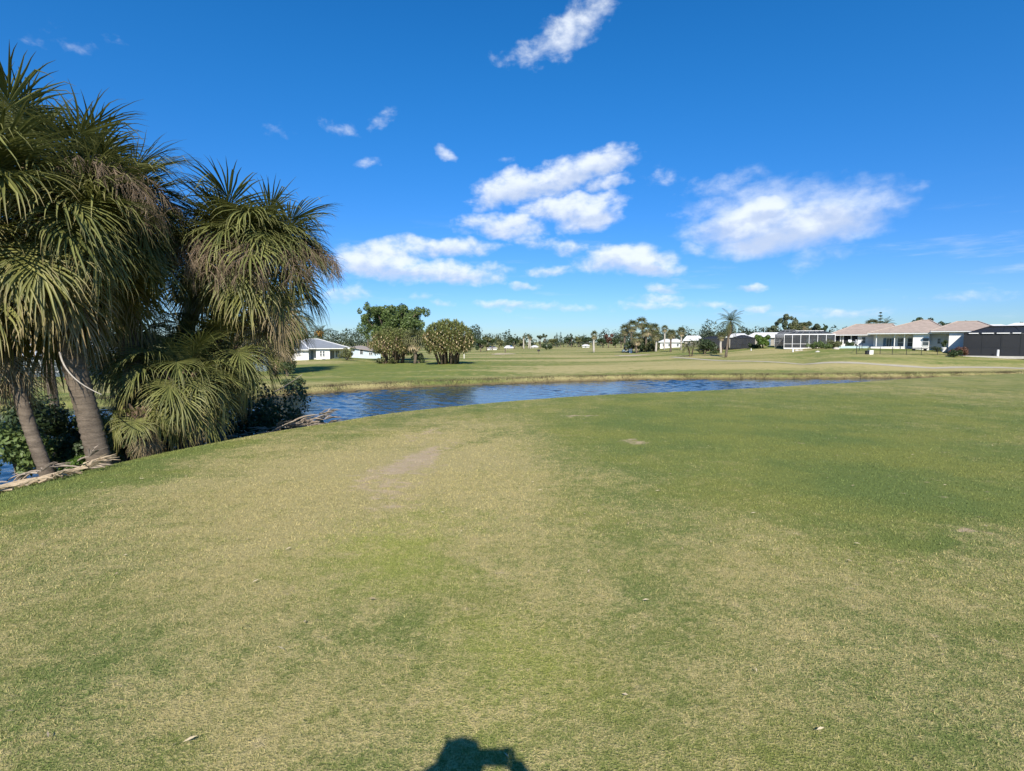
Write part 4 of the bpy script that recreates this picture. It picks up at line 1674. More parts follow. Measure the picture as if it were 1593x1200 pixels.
def white_house(label, p0, p1, d, eave, ridge, rp0, rp1, wall=None, roof=None, wins=(), depth=10, over=3, group='single storey houses round the fairway', cap=None, doors=()):
    g = gz_at((p0 + p1) / 2, d) - .1
    X = lambda p: PX(p, d, 530)
    ze = PZ(eave, d)
    root = empty('house', Vector((X((p0 + p1) / 2), d + depth / 2, g)), label, 'house', group)
    walls(root, wall or M_white, [(X(p0 + over), X(p1 - over), d + .5, d + depth - .5, g - .4, ze - .203)])
    hip_roof(root, X(p0), X(p1), d, d + depth, ze, PZ(ridge, d + depth / 2), X(rp0), X(rp1), roof or M_white_roof, cap)
    hh = ze - g
    for (a, b_, z0, z1) in wins:
        window(root, X(a), X(b_), g + hh * z0, g + hh * z1, d + .45, 1 if (b_ - a) > 4 else 0, True)
    for (a, b_) in doors:
        door(root, X(a), X(b_), g + .05, g + hh * .78, d + .44)
    face_camera(root, d)
    return root


white_house('long white roofed house behind the round green tree', 1158, 1240, 132, 524.5, 517.5, 1172, 1228, wall=M_shaded_wall, wins=((1166, 1170, .3, .75), (1205, 1212, .25, .75)), doors=((1196, 1199),))
white_house('white roofed house behind the dark enclosure and the bent palm', 1128, 1166, 138, 524, 519, 1140, 1158, wall=M_shaded_wall, wins=((1140, 1145, .3, .7),))
white_house('small white house seen between the three thin palms', 1024, 1064, 165, 532, 527.5, 1034, 1054, roof=M_white_roof, wins=((1031, 1035, .3, .7), (1040, 1044, .3, .7), (1053, 1056, .3, .7)))
white_house('pale roofed house behind the low bushy palm', 1062, 1096, 170, 529.5, 522.5, 1068, 1088, wall=M_shaded_wall, roof=M_white_roof, wins=((1070, 1074, .3, .7),))
white_house('house with a white roof peeping over the black enclosure', 1556, 1640, 116, 507.5, 502.5, 1576, 1620, roof=M_white_roof, wins=((1600, 1610, .3, .7),))
white_house('house with a white roof tip behind the tan roofs', 1520, 1572, 128, 508, 505, 1535, 1556, roof=M_white_roof, wins=((1535, 1541, .3, .7),))

# ---- white house with the grey hip roof, left background
D = 102.0
xs = lambda px, d=D: PX(px, d, 548)
gL = gz_at(470, D) - .15
zeL = PZ(543.5, D)
hl = empty('house', Vector((xs(470), D + 5, gL)), 'white house with a grey hip roof behind the far lawn', 'house', 'single storey houses round the fairway')
hip_roof(hl, xs(401), xs(481), D - .6, D + 10, zeL, PZ(529.5, D + 5), xs(442), xs(468), M_grey_roof, M_frame)
hip_roof(hl, xs(452), xs(547), D + .2, D + 12, zeL + .22, PZ(527.8, D + 6), xs(478), xs(497), M_grey_roof, M_frame)
walls(hl, M_white, [(xs(406), xs(480), D + .1, D + 9.4, gL - .8, zeL - .203), (xs(480) + .003, xs(492), D + 2.4, D + 11, gL - .8, zeL - .01),
                    (xs(492) + .003, xs(514), D + .8, D + 11.1, gL - .8, zeL - .012), (xs(514) + .003, xs(543), D + 2.6, D + 11.2, gL - .8, zeL - .014)])
window(hl, xs(440), xs(443.5), gL + 1.0, gL + 1.9, D + .04, 0, True)
window(hl, xs(463), xs(470), gL + 1.2, gL + 1.95, D + .04, 0, False, M_white_trim)
window(hl, xs(498.5), xs(500.8), gL + .9, gL + 1.85, D + .74, 0, True)
window(hl, xs(503), xs(505.3), gL + .9, gL + 1.85, D + .74, 0, True)
door(hl, xs(484), xs(488), gL + .1, gL + 1.9, D + 2.34, M_shed)
window(hl, xs(517), xs(521.5), gL + .35, gL + 1.85, D + 2.54, 1, False)
window(hl, xs(525), xs(530), gL + .6, gL + 1.85, D + 2.54, 1, True)
face_camera(hl, D)
ac = MB().box(xs(500.5), xs(504.5), D + .1, D + .6, gL - .4, gL + .35)
ac.thing('air_conditioner', M_black_plastic, (xs(502), D, gL), 'dark box unit standing against the white house wall', 'box unit')

# ---- blue grey shed left of it
D = 74.0
gS = gz_at(404, D) - .1
x0, x1 = PX(388, D), PX(415.5, D)
zs1 = PZ(549.5, D)
sh = empty('shed', Vector(((x0 + x1) / 2, D + 1.5, gS)), 'small blue grey shed with a double window behind the palms', 'shed')
walls(sh, M_shed, [(x0, x1, D, D + 4, gS - .4, zs1)])
MB().box(x0 - .15, x1 + .15, D - .2, D + 4.2, zs1 + .003, zs1 + .12).build('roof', M_grey_roof, sh)
zc = PZ(562, D)
window(sh, PX(396, D), PX(405, D), zc - .25, PZ(554.5, D), D - .04, 1, True)
face_camera(sh, D)

# ---- low white house with a brown roof
D = 122.0
gW = gz_at(570, D) - .1
X = lambda p: PX(p, D, 548)
hw = empty('house', Vector((X(568), D + 5, gW)), 'low white house with a brownish gable roof left of the big leafy tree', 'house', 'single storey houses round the fairway')
walls(hw, M_blue_wall, [(X(547), X(592), D, D + 9, gW - .6, PZ(549, D))])
MB().add([(X(547), D - .001, PZ(549, D) + .004), (X(592), D - .001, PZ(549, D) + .004), (X(547), D - .001, PZ(541.5, D)), (X(547), D + 9, PZ(549, D) + .004), (X(592), D + 9, PZ(549, D) + .004), (X(547), D + 9, PZ(541.5, D))],
         [(0, 1, 2), (5, 4, 3), (0, 2, 5, 3), (0, 3, 4, 1)]).build('gable', M_blue_wall, hw)
MB().slab([(X(544), D - .5, PZ(540.5, D) + .1), (X(593), D - .5, PZ(548.2, D) + .1), (X(593), D + 9.6, PZ(545.5, D)), (X(562), D + 9.6, PZ(538, D))], .16).build('roof', M_brown_roof, hw)
window(hw, X(560), X(564.5), gW + 1.1, gW + 2.0, D - .04, 0, True)
window(hw, X(574), X(579), gW + .9, gW + 1.4, D - .04, 1, False)
face_camera(hw, D)

# ---- house with a pale metal roof behind the clump at the far left
D = 62.0
gM = gz_at(60, D) - .1
X = lambda p: PX(p, D, 560)
hm = empty('house', Vector((X(50), D + 4, gM)), 'dark walled house with a pale metal roof behind the palm clump', 'house', 'single storey houses round the fairway')
walls(hm, M_dim_wall, [(X(-60), X(118), D + .6, D + 7, gM - .8, PZ(553.5, D) - .2)])
zr0, zr1 = PZ(553.5, D), PZ(528, D + 4)
MB().add([(X(-66), D, zr0), (X(122), D, zr0), (X(122), D + 8, zr0), (X(-66), D + 8, zr0), (X(-66), D + 4, zr1), (X(122), D + 4, zr1)],
         [(0, 1, 5, 4), (1, 2, 5), (2, 3, 4, 5), (3, 0, 4), (3, 2, 1, 0)]).build('roof', M_metal_roof, hm)
for p0, p1 in ((36, 56), (70, 84), (96, 110)):
    window(hm, X(p0), X(p1), gM + .7, gM + 1.9, D + .55, 1, True)

# far little houses along the end of the fairway
far_names = ['tiny pale house far off at the left end of the tree line', 'tiny white house far off beside the pale trunk', 'tiny low house far off left of the dark twin pines', 'tiny white house far off right of the dark twin pines',
             'tiny pale house far off left of the lone palm']
for i, (p0, p1, d, ev, rg_) in enumerate(((757, 774, 230, 541.5, 539.0), (784, 800, 250, 541, 537.8), (826, 838, 270, 539.5, 537.5), (846, 858, 290, 539.5, 537.8), (905, 918, 260, 538, 536))):
    white_house(far_names[i], p0, p1, d, ev, rg_, p0 + 4, p1 - 4, wall=M_cream if i % 2 else M_white, roof=M_white_roof if i != 0 else M_brown_roof, wins=((p0 + 5, p0 + 7, .3, .75),), over=1, group='tiny houses beyond the fairway')

# ------------------------------------------------------------------ cart path and bunkers (sheets laid just over the ground)
def ribbon(name, pts, width, mat, lift=.03, n=10):
    c = catmull([(p.x, p.y) for p in pts], n)
    V, Fc = [], []
    for i in range(len(c)):
        t = c[min(i + 1, len(c) - 1)] - c[max(i - 1, 0)]
        t = t / np.linalg.norm(t)
        nrm = np.array([-t[1], t[0]])
        for k in range(5):
            q = c[i] + nrm * width * (k / 4 - .5)
            V.append((q[0], q[1], 0))
    V = np.array(V)
    V[:, 2] = height(V[:, 0], V[:, 1]) + lift
    for i in range(len(c) - 1):
        for k in range(4):
            a = i * 5 + k
            Fc.append((a, a + 5, a + 6, a + 1))
    o = link_mesh(name, np_mesh(name, V, np.array(Fc), mat))
    return tag(o, kind='structure')


pp = [ground_at(px, row) for px, row in ((1045, 556), (1130, 562), (1250, 567.5), (1400, 570.5), (1540, 572.5), (1660, 574))]
ribbon('cart_path', pp, 1.5, M_path)


def pad(name, px, row, rx, ry, mat, lift=.03, seed=0):
    c = ground_at(px, row)
    rg = random.Random(seed)
    V, Fc = [(c.x, c.y, 0)], []
    n = 28
    for k in range(n):
        a = 2 * math.pi * k / n
        q = 1 + .16 * math.sin(3 * a + seed) + .1 * math.sin(5 * a + 2 * seed)
        V.append((c.x + rx * q * math.cos(a), c.y + ry * q * math.sin(a), 0))
    V = np.array(V)
    V[:, 2] = height(V[:, 0], V[:, 1]) + lift
    for k in range(n):
        Fc.append((0, 1 + k, 1 + (k + 1) % n))
    return tag(link_mesh(name, np_mesh(name, V, np.array(Fc), mat)), kind='structure')


pad('sand_bunker', 982, 553.5, 3.6, 4.0, M_sand, .05, 1)
pad('sand_bunker', 782, 551.0, 3.2, 6.0, M_sand, .05, 2)

# ------------------------------------------------------------------ mid distance trees
def foot(px, row=None, d=None):
    return ground_at(px, row) if d is None else on_ground(px, d)


def metres(pix, base):
    return pix * base.y / F


# big leafy tree with the palms in front
b0 = on_ground(612, 108)
broad_tree('broadleaf_tree', 'big leafy green tree left of the round screw pine clump', b0, metres(86, b0), metres(48, b0), 5, M_leaf_mid, 90, 30000, .19, trunk_r=.5, z0=.3, low=.2, ragged=26)
# screw pine mound
def screw_pine(label, px, row, w, h, ntr, seed, nros=110, d=None, zc=.55):
    base = ground_at(px, row) if d is None else on_ground(px, d)
    rg = random.Random(seed)
    H, Wd = metres(h, base), metres(w, base)
    root = empty('screw_pine', base, label, 'tree', 'mounded clumps of strap leaved trees')
    for k in range(ntr):
        a = k * 2.4 + rg.uniform(-.3, .3)
        r0 = Wd * .12 * math.sqrt((k + .5) / ntr) * 1.6
        r1 = Wd * rg.uniform(.15, .38)
        f = base + Vector((math.cos(a) * r0, math.sin(a) * r0, -.2))
        t = base + Vector((math.cos(a) * r1, math.sin(a) * r1, H * rg.uniform(.45, .7)))
        MB().tube([f, f.lerp(t, .5) + Vector((0, 0, H * .03)), t], [.2, .17, .12], 7).build('trunk', M_trunk_dark, root, True)
    cr = rosette_crown('crown', (0, 0, H * zc), Wd * .47, Wd * .42, H * .42, nros, seed, M_leaf_screw, H * .17, 24, zmin=-.62)
    link_mesh('crown', cr, root)
    return root


screw_pine('round mounded screw pine clump on dark trunks at the pond lawn', 697, 566, 84, 70, 24, 3, 340, zc=.52)
screw_pine('shaggy screw pine clump merging into the foot of the big leafy tree', 612, 556, 76, 58, 14, 8, 240, d=98, zc=.50)
far_fan_palm('stout short palm in front of the gap between both screw pines', on_ground(645, 94), metres(50, on_ground(645, 94)), 2.5, .26, 2)
shrub('shrub', 'dark low bush around the foot of the stout short palm', on_ground(652, 95), 1.3, 1.7, 3, M_leaf_dark, 900, .14)
shrub('shrub', 'low green bush at the foot of the shaggy screw pines', on_ground(598, 96), 2.6, 1.0, 4, M_leaf_olive, 900, .14)

# palms of the left background
bd = on_ground(499, 118)
feather_palm('date_palm', 'date palm with an orange heart rising behind the grey roof', bd, bez(bd, bd + Vector((0, 0, 3)), Vector((bd.x, bd.y, PZ(521, bd.y))), 6), .35, 3.0,
             [(78, 8), (58, 10), (38, 11), (18, 11), (-2, 11), (-25, 10), (-50, 8)], 3, mat=M_trunk)
fr = MB()
t0 = Vector((bd.x, bd.y - .3, PZ(518.5, bd.y)))
rg_ = random.Random(4)
for k in range(16):
    a = rg_.uniform(0, 6.28)
    p1 = t0 + Vector((math.cos(a) * .9, math.sin(a) * .9 - .3, rg_.uniform(-.3, .5)))
    fr.tube([t0, t0.lerp(p1, .6) + Vector((0, 0, .2)), p1, p1 + Vector((0, 0, -.5))], [.06, .05, .08, .04], 5)
fr.build('fruit_stalk', simple('date_stalks', (0.50, 0.27, 0.06), 0.7, 0.2, 4), bpy.data.objects['date_palm'])
bc = on_ground(572, 130)
feather_palm('coconut_palm', 'small coconut palm between the low white house and the leafy tree', bc, bez(bc, bc + Vector((.3, 0, 4)), Vector((bc.x, bc.y, PZ(520, bc.y))), 6), .2, 2.6,
             [(78, 3), (58, 4), (38, 5), (18, 5), (-2, 4), (-25, 3)], 5)
by = on_ground(452, 112)
broad_tree('yellow_tree', 'yellow leaved tree peeping over the grey roof', by, PZ(522, by.y) - by.z, 3.2, 6, M_leaf_yellow, 12, 1800, .2, low=.5)
# palm on the far bank (its crown hangs behind the near clump)
bg_ = ground_at(427, 583)
topG = at(436, 494, bg_.y)
gp_ = fan_palm('far bank palm with a long straw skirt of dead fronds', bg_, bez(bg_, bg_.lerp(topG, .5), topG, 8), .26, .24, metres(62, bg_),
               [(82, 4), (66, 5), (50, 6), (35, 6), (20, 6), (5, 6), (-12, 6), (-30, 6), (-50, 5)], 61, None, False, dead=10, group=None)
sk = MB()
rg_ = random.Random(9)
for k in range(70):
    a = rg_.uniform(0, 6.28)
    z1 = rg_.uniform(.34, .80)
    p0 = bg_.lerp(topG, z1) + Vector((math.cos(a) * .3, math.sin(a) * .3, 0))
    L = rg_.uniform(1.0, 2.0)
    p1 = p0 + Vector((math.cos(a) * .55, math.sin(a) * .55, -L * .4))
    p2 = p1 + Vector((math.cos(a) * .15, math.sin(a) * .15, -L * .6))
    sk.tube([p0, p1, p2], [.05, .14, .02], 4)
sk.build('skirt', M_straw, gp_)
shrub('shrub', 'green bush beside the palm with the straw skirt', on_ground(444, 74), 1.5, 1.5, 6, M_leaf_mid, 900, .12)
shrub('shrub', 'dark leggy bush just right of the straw skirted palm', ground_at(447, 586), 1.2, 2.0, 7, M_leaf_dark, 700, .12)
shrub('shrub', 'dark bush with one tall sprig at the far water line', ground_at(457, 607), 1.6, 1.1, 8, M_leaf_dark, 700, .11)
shrub('shrub', 'olive bush against the white wall of the grey roofed house', on_ground(440, 98), 2.0, 2.0, 9, M_leaf_olive, 900, .14)
shrub('shrub', 'brownish young palm like bush at the right corner of the grey roofed house', on_ground(540, 99), 1.4, 2.6, 10, M_leaf_olive, 700, .16)
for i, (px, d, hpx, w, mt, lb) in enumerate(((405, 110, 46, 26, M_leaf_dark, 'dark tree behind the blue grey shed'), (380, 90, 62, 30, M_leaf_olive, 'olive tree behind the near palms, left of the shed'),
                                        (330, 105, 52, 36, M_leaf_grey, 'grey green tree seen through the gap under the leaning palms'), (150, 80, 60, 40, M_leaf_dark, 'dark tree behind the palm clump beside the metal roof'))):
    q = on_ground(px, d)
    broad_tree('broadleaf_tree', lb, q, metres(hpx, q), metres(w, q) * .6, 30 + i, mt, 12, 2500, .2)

# middle of the fairway
q = ground_at(924, 548.5)
far_fan_palm('lone round headed palm standing out in the middle of the fairway', q, metres(31, q), metres(7.2, q), .30, 4, mat=M_pale_trunk, zs=1.25)
# cluster of palms right of it
for i, (px, d, hpx, R, lb) in enumerate(((1033, 148, 37, 7.5, 'left one of the three thin palms by the small white house'), (1043, 132, 33, 10, 'middle bushy headed one of the three thin palms'),
                                          (1059, 140, 33, 9, 'right one of the three thin palms by the small white house'),
                                          (972, 152, 42, 12, 'palm at the left end of the tall palm thicket'), (983, 150, 48, 13, 'palm left of the tallest one in the thicket'), (997, 156, 51, 12, 'tallest dark palm on top of the thicket'),
                                          (1005, 148, 42, 14, 'palm low in the middle of the thicket'), (1016, 150, 40, 13, 'palm at the right end of the thicket'), (990, 144, 30, 13, 'short palm in front of the thicket'), (1020, 142, 30, 10, 'pale trunked palm at the right foot of the thicket'))):
    q = on_ground(px, d)
    far_fan_palm(lb, q, metres(hpx, q), metres(R, q), .22 if i < 3 else .26, 10 + i, 'palms of the fairway thicket' if i > 2 else 'three thin palms', M_pale_trunk if i in (0, 2, 9) else None)
shrub('shrub', 'dark bushes filling the foot of the palm thicket', on_ground(992, 150), 5.0, 3.6, 11, M_leaf_dark, 2200, .25)
shrub('shrub', 'olive bush at the right foot of the palm thicket', on_ground(1012, 149), 3.4, 3.2, 14, M_leaf_olive, 1200, .25)
# low bushy multi stemmed palm
q = ground_at(1075, 555)
rootp = empty('low_palm', q, 'low spreading palm with two bent stems in front of the dark enclosure', 'palm tree')
for k, (dx, hh) in enumerate(((-.8, 2.1), (.6, 2.5))):
    tp_ = Vector((q.x + dx, q.y, q.z + hh))
    MB().tube(bez(q + Vector((dx * .25, 0, -.1)), q + Vector((dx * .3, 0, 1)), tp_, 6), .13, 7).build('stem', M_trunk_dark, rootp, True)
    kk = 0
    for e, c in ((58, 4), (38, 6), (18, 7), (-2, 7), (-25, 5)):
        for j in range(c):
            o = link_mesh('frond', FE[e], rootp, tp_ - rootp.location)
            o.rotation_euler = (0, 0, kk * 2.39996 + k)
            o.scale = (1.9,) * 3
            kk += 1
shrub('shrub', 'dark shrub joining the right side of the low spreading palm', on_ground(1096, 112), 2.6, 2.9, 12, M_leaf_dark, 1600, .2)
shrub('shrub', 'small brown bushes at the foot of the long dark enclosure', on_ground(1112, 118), 2.2, 1.0, 13, M_leaf_red, 700, .14)
# sabal with the pale trunk beside the coconut palm
q = on_ground(1121, 112)
far_fan_palm('short pale trunked fan palm left of the tall bent palm', q, metres(31, q), metres(8.5, q), .24, 21, mat=M_pale_trunk)
# the tall bent coconut palm
q = ground_at(1129, 556.5)
tpc = at(1137, 500, q.y)
feather_palm('coconut_palm', 'tall bent coconut palm with a wind blown head over the fairway', q, bez(q, at(1132, 532, q.y), tpc, 10), .20, metres(26, q),
             [(78, 4), (58, 4), (38, 5), (18, 5), (-2, 4), (-25, 5), (-50, 7)], 17)
MB().tube([tpc + Vector((0, 0, -.6)), tpc + Vector((-.2, .1, -2.0)), at(1133, 525, q.y)], [.35, .45, .2], 8).build('dead_skirt', M_trunk_dark, bpy.data.objects['coconut_palm.001'])
# round green tree
q = on_ground(1186, 116)
broad_tree('round_tree', 'small round bright green tree in front of the white roof', q, metres(21, q), metres(12, q), 41, M_leaf_bright, 14, 2600, .17, trunk_r=.15)
# sabal with the orange trunk in front of the grey cage
q = ground_at(1250, 541)
far_fan_palm('fan palm with an orange brown trunk before the white framed enclosure', q, metres(37, q), metres(9, q), .26, 24, mat=simple('orange_trunk', (0.42, 0.25, 0.15), .9, .2, 4))
# loose grey green trees behind the white roofs
for i, (px, d, hpx, wpx, mt, lb) in enumerate(((1199, 170, 28, 10, M_leaf_grey, 'small grey green tree left of the wind blown trees'), (1215, 175, 40, 13, M_leaf_grey, 'loose grey green tree over the white roof, left of its taller twin'), (1226, 178, 46, 13, M_leaf_grey, 'tallest loose grey green tree over the white roof'),
                                            (1240, 172, 38, 14, M_leaf_olive, 'olive tree right of the tall grey green trees'), (1262, 176, 34, 12, M_leaf_grey, 'grey tree behind the white framed enclosure'), (1276, 180, 30, 12, M_leaf_dark, 'dark tree just left of the tan roof peak'))):
    q = on_ground(px, d)
    broad_tree('wind_blown_tree', lb, q, metres(hpx, q), metres(wpx, q) * .75, 50 + i, mt, 12, 1500, .30, group='trees behind the white roofs', trunk_r=.2, low=.4, ragged=5)
# palms and norfolk pine behind the tan roofs
q = on_ground(1354, 132)
far_fan_palm('broad fan palm behind the tan roof, left of the tiered pine', q, PZ(497, q.y) - q.z, metres(13, q), .3, 27, zs=.8)
q = on_ground(1366, 136)
norfolk_pine('tiered pine rising behind the tan roofs', q, PZ(486, q.y) - q.z, 3, r=.14)
q = on_ground(1375, 134)
feather_palm('feather_palm', 'feather palm right of the tiered pine behind the tan roof', q, bez(q, q + Vector((0, 0, 3)), Vector((q.x, q.y, PZ(505, q.y))), 5), .25, metres(15, q),
             [(78, 4), (58, 5), (38, 6), (18, 6), (-2, 4)], 29)
for i, (px, row) in enumerate(((1423, 500), (1437, 497), (1475, 499.5), (1505, 502))):
    q = on_ground(px, 150)
    broad_tree('broadleaf_tree', ['dark tree tip left of the tan roof peak', 'dark tree tip right above the tan roof peak', 'low dark crown above the saddle of the tan roof', 'sparse tree over the right end of the tan roof'][i], q, PZ(row - 2, q.y) - q.z, 2.2, 70 + i, M_leaf_dark, 9, 900, .25, low=.5)
q = on_ground(1578, 150)
broad_tree('broadleaf_tree', 'thin tree above the black enclosure at the right edge', q, PZ(499, q.y) - q.z, 1.8, 77, M_leaf_dark, 8, 500, .22, low=.6)
# garden plants near the right houses
for i, (px, d, rx, h, mt, lb) in enumerate(((1268, 104, 2.2, 1.3, M_leaf_mid, 'clipped green hedge right of the palm with the orange trunk'), (1284, 103, 1.6, 1.1, M_leaf_mid, 'hedge end with a pale rock before the screened porch'), (1298, 105, 1.7, 1.7, M_leaf_olive, 'rounded bush against the porch posts'),
                                        (1322, 107, 1.1, 1.2, M_leaf_dark, 'dark bush below the porch screen'), (1484, 90, 1.1, 1.2, M_leaf_dark, 'dark round bush at the end of the black fence'), (1493, 91.5, 1.9, 1.5, M_leaf_red, 'reddish bush at the corner of the black enclosure'),
                                        (1234, 112, 1.4, 1.0, M_leaf_olive, 'low bush left of the palm with the orange trunk'), (1172, 118, 1.6, 1.1, M_leaf_dark, 'dark bush at the foot of the round bright tree'))):
    shrub('shrub', lb, on_ground(px, d), rx, h, 80 + i, mt, 1100, .12, ry=.9)

# ------------------------------------------------------------------ far tree line
rg_ = random.Random(12)
far_specs = [
    # px, depth, height px, half width px, kind, label
    (748, 190, 16, 10, 'd', 'dark round tree right of the screw pine mound'), (757, 200, 19, 9, 'o', 'olive tree at the left end of the far tree line'),
    (766, 230, 17, 8, 'd', 'dark far tree left of the far tiered pine'), (776, 240, 15, 9, 'o', 'low olive far tree left of the far tiered pine'),
    (792, 260, 25, 0, 'n', 'tall thin tiered pine in the far tree line'), (787, 262, 22, 0, 'n', 'second thin pine close left of the tall far one'),
    (800, 250, 17, 8, 'd', 'dark far tree just right of the thin pines'), (812, 265, 12, 8, 'o', 'low far tree over a tiny roof'),
    (815, 240, 17, 3.4, 'p', 'little far palm with a mop head'), (825, 240, 16, 4.2, 'p', 'far palm with the palest stout trunk'), (822, 255, 18, 4, 'p', 'far palm leaning on the pale trunked one'),
    (840, 250, 18, 5, 'g', 'feathery grey far tree left of its twin'), (847, 252, 19, 4, 'g', 'feathery grey far tree right of its twin'), (866, 270, 19, 0, 'n', 'left one of the dark twin pines'), (872, 270, 20, 0, 'n', 'right one of the dark twin pines'),
    (860, 280, 11, 8, 'o', 'low olive far tree left of the dark twin pines'), (883, 285, 13, 7, 'd', 'dark far tree right of the twin pines'), (889, 275, 19, 2, 'g', 'spindly far tree right of the twin pines'),
    (900, 280, 13, 8, 'o', 'olive far tree midway to the lone palm'), (912, 270, 13, 9, 'd', 'dark far tree left of the lone palm'), (946, 230, 18, 9, 'r', 'rusty crowned tree right of the lone palm'),
    (938, 240, 12, 9, 'd', 'dark low tree just right of the lone palm'), (957, 235, 13, 8, 'd', 'dark low tree right of the rusty crowned one'), (966, 220, 18, 7, 'g', 'greyish tree left of the palm thicket'),
]
for i, (px, d, hp, wp, kd, lb) in enumerate(far_specs):
    q = on_ground(px, d)
    H = metres(hp * 1.2, q)
    if kd == 'n':
        norfolk_pine(lb, q, H, 100 + i, 'trees of the far tree line', r=.16)
    elif kd == 'p':
        far_fan_palm(lb, q, H, metres(wp, q), .28, 100 + i, 'trees of the far tree line', M_pale_trunk)
    else:
        mt = {'d': M_leaf_dark, 'o': M_leaf_olive, 'g': M_leaf_grey, 'r': M_leaf_red}[kd]
        broad_tree('far_tree', lb, q, H, metres(wp, q) * .8, 100 + i, mt, 9, 700, .42, group='trees of the far tree line', trunk_r=.2, low=.3)
# the wood behind them reads as one mass
rgn = np.random.default_rng(5)
cl = []
for k in range(700):
    px = rgn.uniform(-500, 2100)
    d = rgn.uniform(290, 430)
    if 1180 < px < 1700:
        d *= .75
    p = on_ground(px, d)
    hh = rgn.uniform(6.0, 10.5) * d / 330
    if rgn.random() < .1:
        hh *= 1.35
    if 830 < px < 930:
        hh *= .72
    for j in range(3):
        cl.append((Vector((p.x + rgn.normal() * 2.2, p.y + rgn.normal() * 2, p.z + hh * rgn.uniform(.12, .8))), hh * rgn.uniform(.2, .38)))
o = link_mesh('distant_wood', leaf_mesh('distant_wood', cl, 90000, .62, M_wood_far, 6))
tag(o, 'dark line of distant trees closing the end of the fairway', 'woodland', None, 'stuff')

# ------------------------------------------------------------------ small things round the right hand houses
def post_thing(label, px, row, h, w, mat, cat='post', group=None, cap=None, name='post'):
    b_ = ground_at(px, row)
    mb = MB().tube([b_ - Vector((0, 0, .1)), b_ + Vector((0, 0, h * .92)), b_ + Vector((0, 0, h * .93)), b_ + Vector((0, 0, h))], [w, w, w * 1.15, w * .8], 10)
    return mb.thing(name, mat, b_, label, cat, group)


post_thing('stout white post on the lawn before the black enclosure', 1552, 556.5, 1.25, .16, M_white_plastic)
post_thing('white post left of the pale rocks on the lawn', 1233.5, 548, .75, .14, M_white_plastic)
post_thing('short thin white post on the lawn below the dark enclosure', 1168.5, 546, .45, .08, M_white_plastic)
post_thing('stubby white post beside the small white bench', 1110, 546.5, .6, .12, M_white_plastic)
post_thing('small yellowish post on the far lawn left of the screw pines', 600, 560, .8, .10, M_cream)
post_thing('pale slim post right of the screw pine mound', 722, 558, .9, .10, M_cream)
post_thing('pale post at the far left end of the fairway', 786, 549, 1.3, .16, M_trunk)

# pale rocks
for i, (px, row, r) in enumerate(((1240, 546, .34), (1246, 545.5, .30), (1272, 548, .32), (1301, 543.5, .45))):
    b_ = ground_at(px, row)
    rg = random.Random(i)
    V = []
    Fc = []
    for a in range(5):
        for k in range(9):
            t = 2 * math.pi * k / 9
            ph = (a / 4) * math.pi / 2
            q = r * (1 + rg.uniform(-.15, .15))
            V.append((b_.x + q * 1.3 * math.cos(ph) * math.cos(t), b_.y + q * math.cos(ph) * math.sin(t), b_.z - .05 + q * .8 * math.sin(ph)))
    for a in range(4):
        for k in range(9):
            Fc.append((a * 9 + k, a * 9 + (k + 1) % 9, (a + 1) * 9 + (k + 1) % 9, (a + 1) * 9 + k))
    MB().add(V, Fc).thing('rock', M_concrete, b_, ['pale rock just right of the white lawn post', 'second pale rock right of the white lawn post', 'pale flat rock on the lawn below the hedge', 'pale rock at the end of the hedge by the porch'][i], 'rock', 'pale rocks on the lawn')

# black chain fence
fp = [(1332, 551.2, 1), (1350, 551.5, 1), (1369, 551.8, 1), (1388, 552, 1), (1410, 552.4, 1), (1433, 552.6, 1), (1458, 553, 1), (1474, 553.2, 1), (1489, 553.4, 1)]
froot = empty('fence', ground_at(1410, 552.4), 'low black mesh fence across the lawn of the tan roofed house', 'fence')
FH = 1.25
pts = [ground_at(px, row) for px, row, _ in fp]
back = [on_ground(1418, 98), on_ground(1380, 98.5)]
for p in pts:
    MB().tube([p - Vector((0, 0, .2)), p + Vector((0, 0, FH))], .045, 8).build('post', M_dark_metal, froot)
for a, b_ in zip(pts[:-1], pts[1:]):
    MB().bar(a + Vector((0, 0, FH - .02)), b_ + Vector((0, 0, FH - .02)), .05).bar(a + Vector((0, 0, .06)), b_ + Vector((0, 0, .06)), .04).build('rail', M_dark_metal, froot)
    n = 10
    wm = MB()
    for k in range(1, n):
        q = a.lerp(b_, k / n)
        wm.bar(q + Vector((0, .0, .06)), q + Vector((0, 0, FH - .04)), .008)
    for k in range(1, 6):
        wm.bar(a + Vector((0, .01, k * .2)), b_ + Vector((0, .01, k * .2)), .008)
    wm.build('wire_mesh', M_dark_metal, froot)
# side run back to the house, and the short stretch right of the bush
pts2 = [pts[0], on_ground(1336, 98), on_ground(1340, 103)]
for p in pts2[1:]:
    MB().tube([p - Vector((0, 0, .2)), p + Vector((0, 0, FH))], .045, 8).build('post', M_dark_metal, froot)
for a, b_ in zip(pts2[:-1], pts2[1:]):
    MB().bar(a + Vector((0, 0, FH - .02)), b_ + Vector((0, 0, FH - .02)), .05).build('rail', M_dark_metal, froot)

# white pump box beside a dark one by the fence
q = ground_at(1350, 551)
MB().box(q.x - .32, q.x + .32, q.y - .9, q.y - .5, q.z - .1, q.z + .55).box(q.x - .36, q.x + .36, q.y - .94, q.y - .46, q.z + .553, q.z + .62).thing('utility_box', M_white_plastic, q, 'small white utility box by the left end of the black fence', 'box')
q = ground_at(1345, 551)
MB().box(q.x - .26, q.x + .22, q.y - .9, q.y - .5, q.z - .1, q.z + .5).box(q.x - .29, q.x + .25, q.y - .93, q.y - .47, q.z + .503, q.z + .56).thing('utility_box', M_black_plastic, q, 'small dark box left of the white utility box', 'box')


